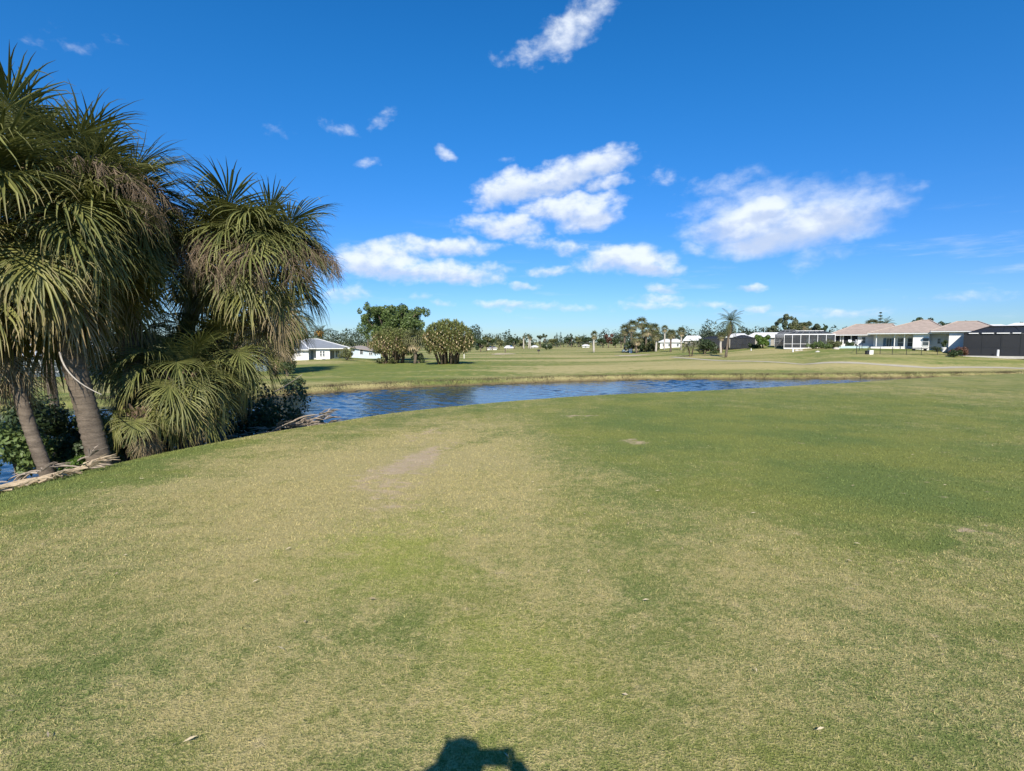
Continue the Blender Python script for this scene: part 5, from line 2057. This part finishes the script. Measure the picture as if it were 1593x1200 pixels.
def chair(label, base, rz, mat, s=1.0):
    r = empty('chair', base, label, 'chair', 'patio chairs', rz)

    def loc(mb, nm):
        me = bpy.data.meshes.new(nm)
        me.from_pydata([tuple(v * s) for v in mb.v], [], mb.f)
        me.materials.append(mat)
        return link_mesh(nm, me, r)
    loc(MB().box(-.25, .25, -.25, .25, .42, .46), 'seat')
    loc(MB().box(-.25, .25, .22, .26, .5, .95), 'backrest')
    for x in (-.22, .22):
        for y in (-.22, .22):
            loc(MB().box(x - .025, x + .025, y - .025, y + .025, 0, .417), 'leg')
    for x in (-.27, .27):
        loc(MB().box(x - .025, x + .025, -.22, .24, .62, .66), 'armrest')
    return r


def table(label, base, mat, r=.55, group='patio tables'):
    t = empty('table', base, label, 'table', group)
    MB().tube([base + Vector((0, 0, .70)), base + Vector((0, 0, .75))], r, 18).build('tabletop', mat, t)
    MB().tube([base, base + Vector((0, 0, .697))], .05, 8).build('pedestal', mat, t)
    MB().tube([base, base + Vector((0, 0, .04))], .26, 12).build('foot', mat, t)
    return t


def patio(px, d):
    p = on_ground(px, d)
    return p


g0 = gz_at(1335, 112) - .1 + .75
for i, (px, rz) in enumerate(((1326, .3), (1332, -2.2), (1337, .8))):
    p = on_ground(px, 106.8)
    chair(['left white patio chair on the porch edge', 'middle white patio chair on the porch edge', 'right white patio chair on the porch edge'][i], Vector((p.x, 107.6, p.z + .45)), rz, M_white_plastic, 1.25)
    MB().box(p.x - .5, p.x + .5, 107.1, 108.1, p.z - .2, p.z + .447).thing('step', M_concrete, (p.x, 107.6, p.z), ['left paving block under a white patio chair', 'middle paving block under a white patio chair', 'right paving block under a white patio chair'][i], 'paving block')
# furniture inside the black enclosure
zc_ = gB + .083
table('round white table inside the black enclosure', Vector((PX(1537, 94.2), 94.3, zc_)), M_white_plastic, .7)
for i, (px, y, rz) in enumerate(((1517, 94.3, 1.2), (1526, 94.8, -1.3), (1547, 94.5, 1.8), (1581, 94.4, .2), (1588, 94.7, .1), (1563, 94.9, -.5))):
    chair(['pale chair at the left end inside the black enclosure', 'pale chair left of the white table in the black enclosure', 'pale chair right of the white table in the black enclosure', 'pale chair in the right bay of the black enclosure',
           'pale chair at the far right of the black enclosure', 'pale chair midway along the black enclosure'][i], Vector((PX(px, y), y, zc_)), rz, M_white_plastic, 1.1)
# potted plant and statue by the white gable
q = Vector((PX(1466, 100), 99.6, gz_at(1466, 99.6)))
pot = empty('potted_plant', q, 'leafy plant in a white urn against the shaded wall recess', 'potted plant')
MB().tube([q, q + Vector((0, 0, .12)), q + Vector((0, 0, .2)), q + Vector((0, 0, .55)), q + Vector((0, 0, .85))], [.3, .28, .16, .36, .42], 12).build('urn', M_white_plastic, pot, True)
link_mesh('foliage', leaf_mesh('foliage', [(Vector((0, 0, 1.3)), .35), (Vector((.35, 0, 1.75)), .28), (Vector((-.25, 0, 1.6)), .25), (Vector((.2, 0, 2.0)), .22)], 380, .14, M_leaf_dark, 4), pot)
q = on_ground(1456, 99)
shrub('shrub', 'small dark bush left of the white urn', q, .9, .9, 91, M_leaf_dark, 500, .1)
q = on_ground(1432, 98.6)
MB().box(q.x - 1.2, q.x + 1.2, q.y, q.y + .8, q.z + .30, q.z + .42).box(q.x - 1.1, q.x - .95, q.y + .1, q.y + .7, q.z - .1, q.z + .297).box(q.x + .95, q.x + 1.1, q.y + .1, q.y + .7, q.z - .1, q.z + .297).thing('garden_bench', M_dark_metal, q, 'low dark bench under the framed window of the white wall', 'bench')

# white bench like seat by the long dark enclosure
q = ground_at(1106, 547)
bn = empty('bench', q, 'small white bench before the brown bushes left of the thin fan palm', 'bench')
MB().box(q.x - .9, q.x + .5, q.y - .2, q.y + .3, q.z + .42, q.z + .5).build('seat', M_white_plastic, bn)
for dx in (-.8, .3):
    MB().box(q.x + dx, q.x + dx + .1, q.y - .15, q.y + .25, q.z - .1, q.z + .417).build('leg', M_white_plastic, bn)
MB().box(q.x - .9, q.x + .5, q.y + .25, q.y + .3, q.z + .503, q.z + .9).build('backrest', M_white_plastic, bn)

# golf cart in the shade of the palm thicket
q = ground_at(975, 549)
ct = empty('golf_cart', q, 'dark golf cart parked under the left end of the palm thicket', 'golf cart')
x, y, z = q
MB().add([(x - 1.25, y - .6, z + .28), (x + 1.2, y - .6, z + .28), (x + 1.2, y - .6, z + .62), (x + .35, y - .6, z + .62), (x + .25, y - .6, z + .45), (x - .55, y - .6, z + .45), (x - .7, y - .6, z + .85), (x - 1.25, y - .6, z + .75),
          (x - 1.25, y + .6, z + .28), (x + 1.2, y + .6, z + .28), (x + 1.2, y + .6, z + .62), (x + .35, y + .6, z + .62), (x + .25, y + .6, z + .45), (x - .55, y + .6, z + .45), (x - .7, y + .6, z + .85), (x - 1.25, y + .6, z + .75)],
         [(0, 1, 2, 3, 4, 5, 6, 7), (15, 14, 13, 12, 11, 10, 9, 8)] + [(i, i + 8, (i + 1) % 8 + 8, (i + 1) % 8) for i in range(8)]).build('body', M_shed, ct)
MB().box(x - .75, x + .8, y - .62, y + .62, z + 1.78, z + 1.85).build('roof', M_shed, ct)
for dx, lean in ((-.72, .12), (.72, -.05)):
    for dy in (-.55, .55):
        MB().bar((x + dx + lean * -1, y + dy, z + .6), (x + dx, y + dy, z + 1.777), .05).build('roof_post', M_dark_metal, ct)
for dx in (-.85, .8):
    for dy in (-.58, .58):
        MB().tube([(x + dx, y + dy - .1, z + .24), (x + dx, y + dy + .1, z + .24)], .24, 12).build('wheel', M_black_plastic, ct)
MB().box(x + .0, x + .5, y - .5, y + .5, z + .65, z + .78).box(x + .42, x + .55, y - .5, y + .5, z + .783, z + 1.2).build('seat', M_cream, ct)
q = ground_at(981, 549.5)
MB().box(q.x - .35, q.x + .35, q.y - .3, q.y + .3, q.z - .05, q.z + 1.05).box(q.x - .4, q.x + .4, q.y - .35, q.y + .35, q.z + 1.053, q.z + 1.13).thing('litter_bin', M_white_plastic, q, 'pale box shaped bin right of the golf cart', 'bin')
# dark marker board on a stick in the fairway
q = ground_at(838, 551.5)
mk = empty('marker_sign', q, 'small dark marker board on a stick in the middle of the fairway', 'sign')
MB().box(q.x - .05, q.x + .05, q.y - .05, q.y + .05, q.z - .1, q.z + .75).build('stake', M_trunk_dark, mk)
MB().box(q.x - .35, q.x + .35, q.y - .06, q.y + .06, q.z + .753, q.z + 1.25).build('board', M_black_plastic, mk)
q = ground_at(850, 544.5)
shrub('shrub', 'lone dark bush on the far fairway right of the marker board', q, 2.2, 2.4, 95, M_leaf_dark, 500, .3)
# red chair across the pond
q = on_ground(108, 58)
chair('red chair on the far lawn seen through the clump', Vector((q.x, q.y, q.z)), .4, M_red, 1.6)

# ------------------------------------------------------------------ undergrowth of the near clump
rgs = random.Random(77)
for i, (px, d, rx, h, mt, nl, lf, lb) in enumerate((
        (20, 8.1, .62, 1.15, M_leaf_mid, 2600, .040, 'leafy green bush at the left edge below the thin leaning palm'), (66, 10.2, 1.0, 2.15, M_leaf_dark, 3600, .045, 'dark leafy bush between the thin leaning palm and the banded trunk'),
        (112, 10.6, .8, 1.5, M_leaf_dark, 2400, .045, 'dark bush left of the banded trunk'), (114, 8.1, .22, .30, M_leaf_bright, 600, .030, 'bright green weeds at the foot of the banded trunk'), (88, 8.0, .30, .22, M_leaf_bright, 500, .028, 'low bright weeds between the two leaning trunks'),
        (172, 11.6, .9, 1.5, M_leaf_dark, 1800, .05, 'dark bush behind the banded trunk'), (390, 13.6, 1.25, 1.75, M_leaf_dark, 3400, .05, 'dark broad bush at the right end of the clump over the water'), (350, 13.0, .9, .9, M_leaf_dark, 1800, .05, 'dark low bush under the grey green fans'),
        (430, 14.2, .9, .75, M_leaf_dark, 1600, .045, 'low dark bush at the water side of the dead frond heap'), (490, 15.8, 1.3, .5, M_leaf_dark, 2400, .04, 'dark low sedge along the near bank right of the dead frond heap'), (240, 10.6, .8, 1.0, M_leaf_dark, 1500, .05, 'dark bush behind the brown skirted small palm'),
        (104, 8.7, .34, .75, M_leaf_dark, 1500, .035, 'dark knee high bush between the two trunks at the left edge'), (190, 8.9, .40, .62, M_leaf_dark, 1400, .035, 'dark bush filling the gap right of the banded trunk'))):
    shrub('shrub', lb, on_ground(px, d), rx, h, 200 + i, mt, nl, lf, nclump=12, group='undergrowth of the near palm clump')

# bare curved stick leaning out of the clump
MB().tube(bez(at(93, 548, 7.7), at(100, 590, 7.6), at(158, 614, 7.5), 12), [.013 - .0006 * i for i in range(13)], 7).thing('dead_branch', M_pale_stick, at(158, 614, 7.5), 'pale bare curved stick sticking out before the banded trunk', 'branch', smooth=True)
tw = MB().tube(bez(ground_at(425, 612), at(447, 600, 40), at(470, 583, 40), 8), [.05 - .004 * i for i in range(9)], 6)
tw.thing('dead_branch', M_twig, ground_at(425, 612), 'thin bare branch leaning over the far water line', 'branch', smooth=True)


def frond_heap(label, px, d, rx, ry, n, seed, L, h, mat_=None):
    b_ = on_ground(px, d)
    rg = random.Random(seed)
    r = empty('dead_frond_heap', b_, label, 'dead fronds', 'heaps of dead fronds')
    for k in range(n):
        x = rg.uniform(-rx, rx)
        y = rg.uniform(-ry, ry)
        z = hz(b_.x + x, b_.y + y)
        a = rg.uniform(-.5, .5) + (math.pi if rg.random() < .5 else 0)
        p0 = Vector((b_.x + x, b_.y + y, z + rg.uniform(.02, h)))
        l = L * rg.uniform(.5, 1.2)
        p2 = p0 + Vector((math.cos(a) * l, math.sin(a) * l, 0))
        p2.z = hz(p2.x, p2.y) + rg.uniform(.02, h)
        mb = MB().tube(bez(p0, p0.lerp(p2, .5) + Vector((0, 0, rg.uniform(0, h * .6))), p2, 5), [.016, .016, .014, .012, .010, .006], 5)
        if rg.random() < .55:       # strips of the withered blade at the end
            for q in range(7):
                t = (p2 - p0).normalized()
                e = p2 + t * rg.uniform(.15, .4) + Vector((rg.uniform(-.14, .14), rg.uniform(-.14, .14), rg.uniform(-.02, .06)))
                mb.tube([p2, p2.lerp(e, .5) + Vector((0, 0, .03)), e], [.004, .012, .002], 3)
        mb.build('dead_frond', mat_ or M_straw, r)
    return r


frond_heap('heap of grey brown dead fronds at the crest right of the clump', 418, 11.9, .75, .45, 34, 5, .75, .24, M_twig)
frond_heap('heap of straw coloured fallen fronds at the left edge of the lawn', 16, 7.0, .36, .25, 26, 6, .5, .10, M_straw)
frond_heap('dark tangle of fallen fronds behind the straw heap at the left edge', 24, 7.7, .5, .35, 18, 7, .5, .22, M_twig)
frond_heap('scatter of pale sticks poking up over the water behind the grey heap', 462, 13.2, .35, .3, 8, 9, .5, .3, M_pale_stick)

# ------------------------------------------------------------------ grasses
def blades(name, x, y, z, h, w, lean, mat, seed, attrs_rnd=None, kind='stuff', bend=True):
    rg = np.random.default_rng(seed)
    n = len(x)
    a = rg.uniform(0, 2 * math.pi, n)
    la = rg.uniform(0, 2 * math.pi, n)
    dx, dy = np.cos(a) * w / 2, np.sin(a) * w / 2
    lx, ly = np.cos(la) * lean * h, np.sin(la) * lean * h
    hh = h * np.sqrt(np.maximum(.08, 1 - np.minimum(lean, .95) ** 2))
    co = np.stack([np.stack([x - dx, y - dy, z], -1), np.stack([x + dx, y + dy, z], -1), np.stack([x + lx, y + ly, z + hh], -1)], 1).reshape(-1, 3)
    f = np.arange(n * 3).reshape(n, 3)
    rnd = rg.uniform(0, 1, n) if attrs_rnd is None else attrs_rnd
    o = link_mesh(name, np_mesh(name, co, f, mat, {'rnd': np.repeat(rnd, 3)}))
    return o


# mown turf in front of the camera, thinning with distance
xs_, ys_, hs_, ws_ = [], [], [], []
rgn = np.random.default_rng(31)
for (r0, r1, dens, hh, ww) in ((1.2, 2.6, 30000, .0135, .0022), (2.6, 4.2, 17000, .015, .003), (4.2, 6.5, 6500, .018, .005), (6.5, 10, 2300, .019, .0065), (10, 16, 900, .019, .008), (16, 28, 260, .020, .012)):
    half = math.radians(50)
    n = int(dens * half * (r1 * r1 - r0 * r0))
    r = np.sqrt(rgn.uniform(r0 * r0, r1 * r1, n))
    a = rgn.uniform(-half, half, n)
    x, y = r * np.sin(a), r * np.cos(a)
    ok = inside(x, y, NEAR_POLY) | (seg_dist(x, y, EDGE) < 2.0)
    # bare soil keeps little grass
    bare = np.exp(-(((x + 1.32) / .45) ** 2 + ((y - 7.0) / 1.5) ** 2)) + np.exp(-(((x - 1.78) / .3) ** 2 + ((y - 8.55) / .35) ** 2))
    ok &= rgn.uniform(0, 1, n) > bare * .8
    x, y = x[ok], y[ok]
    xs_.append(x); ys_.append(y)
    hs_.append(hh * rgn.uniform(.5, 1.35, len(x)))
    ws_.append(ww * rgn.uniform(.7, 1.3, len(x)))
x, y, h_, w_ = map(np.concatenate, (xs_, ys_, hs_, ws_))
z = height(x, y) - .002
o = blades('grass', x, y, z, h_, w_, rgn.uniform(.25, .95, len(x)), M_blade, 3)
tag(o, 'short mown turf of the tee, green mottled with straw', 'grass', None, 'stuff')

# longer grass and sedge on the far bank
M_sedge = foliage_mat('bank_grass', (0.075, 0.09, 0.03), (0.215, 0.21, 0.082), trans=0.15, rough=0.8)
M_sedge_dark = foliage_mat('bank_sedge', (0.035, 0.030, 0.018), (0.16, 0.12, 0.065), trans=0.1, rough=0.9)
seg = np.diff(SHORE, axis=0)
sl = np.hypot(seg[:, 0], seg[:, 1])


def along_shore(n, t0, t1, seed, xmin=-45, xmax=95):
    rg = np.random.default_rng(seed)
    i = rg.choice(len(seg), n, p=sl / sl.sum())
    u = rg.uniform(0, 1, n)
    p = SHORE[i] + seg[i] * u[:, None]
    nv = np.stack([-seg[i, 1], seg[i, 0]], -1) / sl[i][:, None]
    t = rg.uniform(t0, t1, n)
    p = p + nv * t[:, None]
    k = (p[:, 0] > xmin) & (p[:, 0] < xmax) & (p[:, 1] > 10)
    return p[k, 0], p[k, 1], rg


x, y, rg = along_shore(170000, -.5, 1.0, 5)
clump = (np.sin(x * 1.9 + np.sin(y * 1.3)) + np.sin(x * .77 + 1 + y * .9)) * .25 + .5
k = rg.uniform(0, 1, len(x)) < clump * .9 + .25
x, y, clump = x[k], y[k], clump[k]
z = height(x, y)
k = z > WATER - .12
x, y, z, clump = x[k], y[k], z[k], clump[k]
o = blades('bank_sedge', x, y, z, rg.uniform(.10, .28, len(x)) * (.5 + .7 * clump), rg.uniform(.015, .035, len(x)), rg.uniform(.05, .6, len(x)), M_sedge_dark, 6)
tag(o, 'dark brown sedge hanging over the far water line', 'sedge', None, 'stuff')
x, y, rg = along_shore(150000, .3, 3.6, 8)
z = height(x, y)
o = blades('bank_grass', x, y, z, rg.uniform(.05, .16, len(x)), rg.uniform(.012, .03, len(x)), rg.uniform(.05, .7, len(x)), M_sedge, 9)
tag(o, 'dry tan grass along the top of the far bank', 'grass', None, 'stuff')
# rougher, longer grass along the lip of the near bank
n = 60000
seg2 = np.diff(EDGE, axis=0)
i = rgn.integers(14, 62, n)
p = EDGE[i] + seg2[i] * rgn.uniform(0, 1, n)[:, None]
nv = np.stack([-seg2[i, 1], seg2[i, 0]], -1)
nv /= np.linalg.norm(nv, axis=1)[:, None]
off = rgn.uniform(-.9, 3.0, n)
p = p + nv * off[:, None]
tuft = .5 + .5 * np.sin(p[:, 0] * 5 + np.sin(p[:, 1] * 3.1)) * np.sin(p[:, 1] * 4.3)
k = (p[:, 1] > 3) & (p[:, 0] < 1.5)
p, off, tuft = p[k], off[k], tuft[k]
o = blades('rough_grass', p[:, 0], p[:, 1], height(p[:, 0], p[:, 1]) - .003, (.02 + .035 * np.clip(off + .6, 0, 2) * (.3 + tuft)) * rgn.uniform(.6, 1.3, len(p)), np.full(len(p), .007), rgn.uniform(.1, .8, len(p)), M_blade, 13)
tag(o, 'longer green grass along the lip of the near bank', 'grass', None, 'stuff')
# dark sedge under the crest on the near side
n = 42000
i = rgn.integers(20, 70, n)
seg2 = np.diff(EDGE, axis=0)
i = np.clip(i, 0, len(seg2) - 1)
p = EDGE[i] + seg2[i] * rgn.uniform(0, 1, n)[:, None]
nv = np.stack([-seg2[i, 1], seg2[i, 0]], -1)
nv /= np.linalg.norm(nv, axis=1)[:, None]
p = p + nv * rgn.uniform(4.5, 9.0, n)[:, None]
k = (p[:, 1] > 12) & (p[:, 0] < 4)
p = p[k]
z = height(p[:, 0], p[:, 1])
o = blades('near_bank_sedge', p[:, 0], p[:, 1], z, rgn.uniform(.3, .8, len(p)), rgn.uniform(.012, .03, len(p)), rgn.uniform(.05, .6, len(p)), M_sedge_dark, 12)
tag(o, 'dark sedge on the near water edge below the crest', 'sedge', None, 'stuff')

# dry leaves and clippings on the turf
V, Fc, R_n = [], [], []
rg = random.Random(15)
for k in range(200):
    d = rg.uniform(1.6, 13)
    a = rg.uniform(-.85, .85)
    x, y = d * math.sin(a), d * math.cos(a)
    if x < -5.5:
        continue
    z = hz(x, y) + .018
    l, w = rg.uniform(.008, .028), rg.uniform(.003, .006)
    t = rg.uniform(0, 6.28)
    ct, st = math.cos(t), math.sin(t)
    o_ = len(V)
    V += [(x - ct * l, y - st * l, z), (x - st * w, y + ct * w, z + .006), (x + ct * l, y + st * l, z + .004), (x + st * w, y - ct * w, z + .003)]
    R_n += [rg.random()] * 4
    Fc.append((o_, o_ + 1, o_ + 2, o_ + 3))
M_litter = foliage_mat('leaf_litter', (0.30, 0.22, 0.13), (0.62, 0.52, 0.34), trans=0.0, rough=0.9)
o = link_mesh('leaf_litter', np_mesh('leaf_litter', np.array(V), np.array(Fc), M_litter, {'rnd': R_n}))
tag(o, 'scattered dry leaves and clippings on the turf', 'leaf litter', None, 'stuff')

# ------------------------------------------------------------------ the photographer, just behind the camera (only the shadow is in the picture)
M_skin = simple('skin', (0.45, 0.28, 0.20), 0.6, 0.08, 8, 0.3)
M_shirt = simple('polo_shirt', (0.16, 0.22, 0.34), 0.85, 0.1, 6, 0.2)
M_shorts = simple('shorts', (0.36, 0.31, 0.23), 0.85, 0.1, 6, 0.2)
M_cap = simple('cap_cloth', (0.70, 0.70, 0.68), 0.8, 0.06, 8, 0.2)
M_shoe = simple('shoe', (0.60, 0.60, 0.60), 0.6, 0.1, 8, 0.3)


def skin_body(name, verts, edges, radii, mat, parent, root_i=0, sub=2):
    off = root_loc(parent)
    me = bpy.data.meshes.new(name)
    me.from_pydata([tuple(Vector(v) - off) for v in verts], edges, [])
    o = link_mesh(name, me, parent)
    sm = o.modifiers.new('skin', 'SKIN')
    sm.use_smooth_shade = True
    lay = me.skin_vertices[0].data if me.skin_vertices else None
    if lay is None:
        me.skin_vertices.new()
        lay = me.skin_vertices[0].data
    for i, r in enumerate(radii):
        lay[i].radius = (r, r) if not hasattr(r, '__len__') else r
        lay[i].use_root = (i == root_i)
    ss = o.modifiers.new('subsurf', 'SUBSURF')
    ss.levels = sub
    ss.render_levels = sub
    me.materials.append(mat)
    return o


gp0 = hz(-.12, -.4)
per = empty('person', (-.12, -.42, gp0), 'photographer in cap, polo shirt and shorts holding up a phone with both hands', 'person')
# head centre z 1.66, feet at the ground
hx, hy = -.135, -.345
V = [(hx, hy - .07, .96 + gp0), (hx, hy - .06, 1.15), (hx, hy - .05, 1.33), (hx, hy - .03, 1.455), (hx, hy, 1.535), (hx, hy + .015, 1.60), (hx, hy + .02, 1.66), (hx, hy + .015, 1.73),
     (hx - .17, hy - .05, 1.425), (-.345, -.28, 1.42), (-.375, -.17, 1.415), (-.285, -.11, 1.47), (-.185, -.06, 1.515), (-.162, -.035, 1.52),
     (hx + .17, hy - .05, 1.425), (.125, -.28, 1.40), (.20, -.17, 1.395), (.135, -.11, 1.45), (.066, -.060, 1.495), (.054, -.035, 1.51),
     (hx - .10, hy - .07, .90), (hx - .11, hy - .05, .50), (hx - .11, hy - .09, .10), (hx - .11, hy + .06, .04),
     (hx + .10, hy - .07, .90), (hx + .11, hy - .05, .50), (hx + .11, hy - .09, .10), (hx + .11, hy + .06, .04)]
E = [(0, 1), (1, 2), (2, 3), (3, 4), (4, 5), (5, 6), (6, 7), (3, 8), (8, 9), (9, 10), (10, 11), (11, 12), (12, 13), (3, 14), (14, 15), (15, 16), (16, 17), (17, 18), (18, 19),
     (0, 20), (20, 21), (21, 22), (22, 23), (0, 24), (24, 25), (25, 26), (26, 27)]
Rr = [(.15, .11), (.145, .105), (.165, .115), (.10, .085), .055, .07, (.078, .092), .068,
      .062, .048, .042, .038, .030, .034, .062, .048, .042, .038, .030, .034, .085, .056, .040, .042, .085, .056, .040, .042]
body = skin_body('body', V, E, Rr, M_skin, per)
# clothes: shirt and shorts follow the same axes, a little fuller
skin_body('shirt', [V[0], V[1], V[2], V[3], V[8], V[9], V[14], V[15]], [(0, 1), (1, 2), (2, 3), (3, 4), (4, 5), (3, 6), (6, 7)], [(.165, .125), (.16, .12), (.18, .13), (.105, .092), .075, .066, .075, .066], M_shirt, per)
mid = lambda a, b_: tuple((Vector(a) + Vector(b_)) / 2)
skin_body('shorts', [V[0], V[20], mid(V[20], V[21]), V[24], mid(V[24], V[25])], [(0, 1), (1, 2), (0, 3), (3, 4)], [(.168, .128), .105, .092, .105, .092], M_shorts, per)
for s in (-1, 1):
    fx = hx + s * .11
    skin_body('shoe', [(fx, hy - .10, gp0 + .045), (fx, hy + .0, gp0 + .045), (fx, hy + .11, gp0 + .04)], [(0, 1), (1, 2)], [.046, .052, .044], M_shoe, per)
# cap
cap = MB()
rings = 6
n = 18
for a in range(rings):
    ph = a / (rings - 1) * math.pi / 2
    for k in range(n):
        t = 2 * math.pi * k / n
        cap.v.append(Vector((hx + .088 * math.cos(ph) * math.cos(t), hy + .015 + .104 * math.cos(ph) * math.sin(t), 1.715 + .098 * math.sin(ph))))
for a in range(rings - 1):
    for k in range(n):
        cap.f.append((a * n + k, a * n + (k + 1) % n, (a + 1) * n + (k + 1) % n, (a + 1) * n + k))
capo = cap.build('cap', M_cap, per, True)
br = MB().slab([(hx - .075, hy + .085, 1.722), (hx - .06, hy + .16, 1.712), (hx, hy + .185, 1.71), (hx + .06, hy + .16, 1.712), (hx + .075, hy + .085, 1.722)], .006)
br.build('brim', M_cap, capo)
# face: nose, eyes, ears
skin_body('nose', [(hx, hy + .095, 1.665), (hx, hy + .125, 1.635)], [(0, 1)], [.010, .015], M_skin, per)
for s in (-1, 1):
    MB().tube([(hx + s * .03, hy + .098, 1.668), (hx + s * .03, hy + .106, 1.668)], .011, 10).build('eye', M_white_plastic, per)
    skin_body('ear', [(hx + s * .082, hy + .01, 1.625), (hx + s * .09, hy, 1.675)], [(0, 1)], [.011, .016], M_skin, per)
MB().tube([(hx - .025, hy + .100, 1.597), (hx, hy + .106, 1.594), (hx + .025, hy + .100, 1.597)], .006, 6).build('mouth', M_leaf_red, per)


def finger(pts, r):
    skin_body('finger', pts, [(i, i + 1) for i in range(len(pts) - 1)], [r * (1 - .12 * i) for i in range(len(pts))], M_skin, per, sub=1)


# fingers round the two ends of the phone (the phone spans x -0.125 .. 0.03)
for k in range(3):
    zf = 1.525 - k * .020
    finger([(-.160, -.040, zf - .012), (-.150, -.006, zf - .004), (-.122, -.0035, zf), (-.104, -.0035, zf + .001)], .0085)
    finger([(.055, -.040, zf - .012), (.050, -.006, zf - .004), (.028, -.0035, zf), (.016, -.0035, zf + .001)], .0085)
finger([(-.158, -.040, 1.528), (-.176, -.03, 1.555), (-.192, -.025, 1.580), (-.200, -.022, 1.605)], .0078)      # left forefinger stretched up
finger([(.055, -.042, 1.520), (.050, -.006, 1.530), (.028, -.0035, 1.533), (.016, -.0035, 1.533)], .0078)
finger([(-.160, -.045, 1.490), (-.140, -.050, 1.496), (-.112, -.034, 1.502)], .0095)
finger([(.055, -.045, 1.490), (.036, -.050, 1.496), (.010, -.034, 1.502)], .0095)
# the phone, lens flush with the camera position
ph = empty('phone', (-.045, -.016, 1.50), 'black phone held sideways by the photographer', 'phone')
MB().box(-.125, .034, -.024, -.0145, 1.476, 1.545).build('case', M_black_plastic, ph, bevel=.003)
MB().box(-.120, .029, -.0252, -.0242, 1.480, 1.541).build('screen', M_glass, ph)
MB().box(-.02, .026, -.0143, -.0115, 1.47, 1.531).build('camera_bar', M_dark_metal, ph)
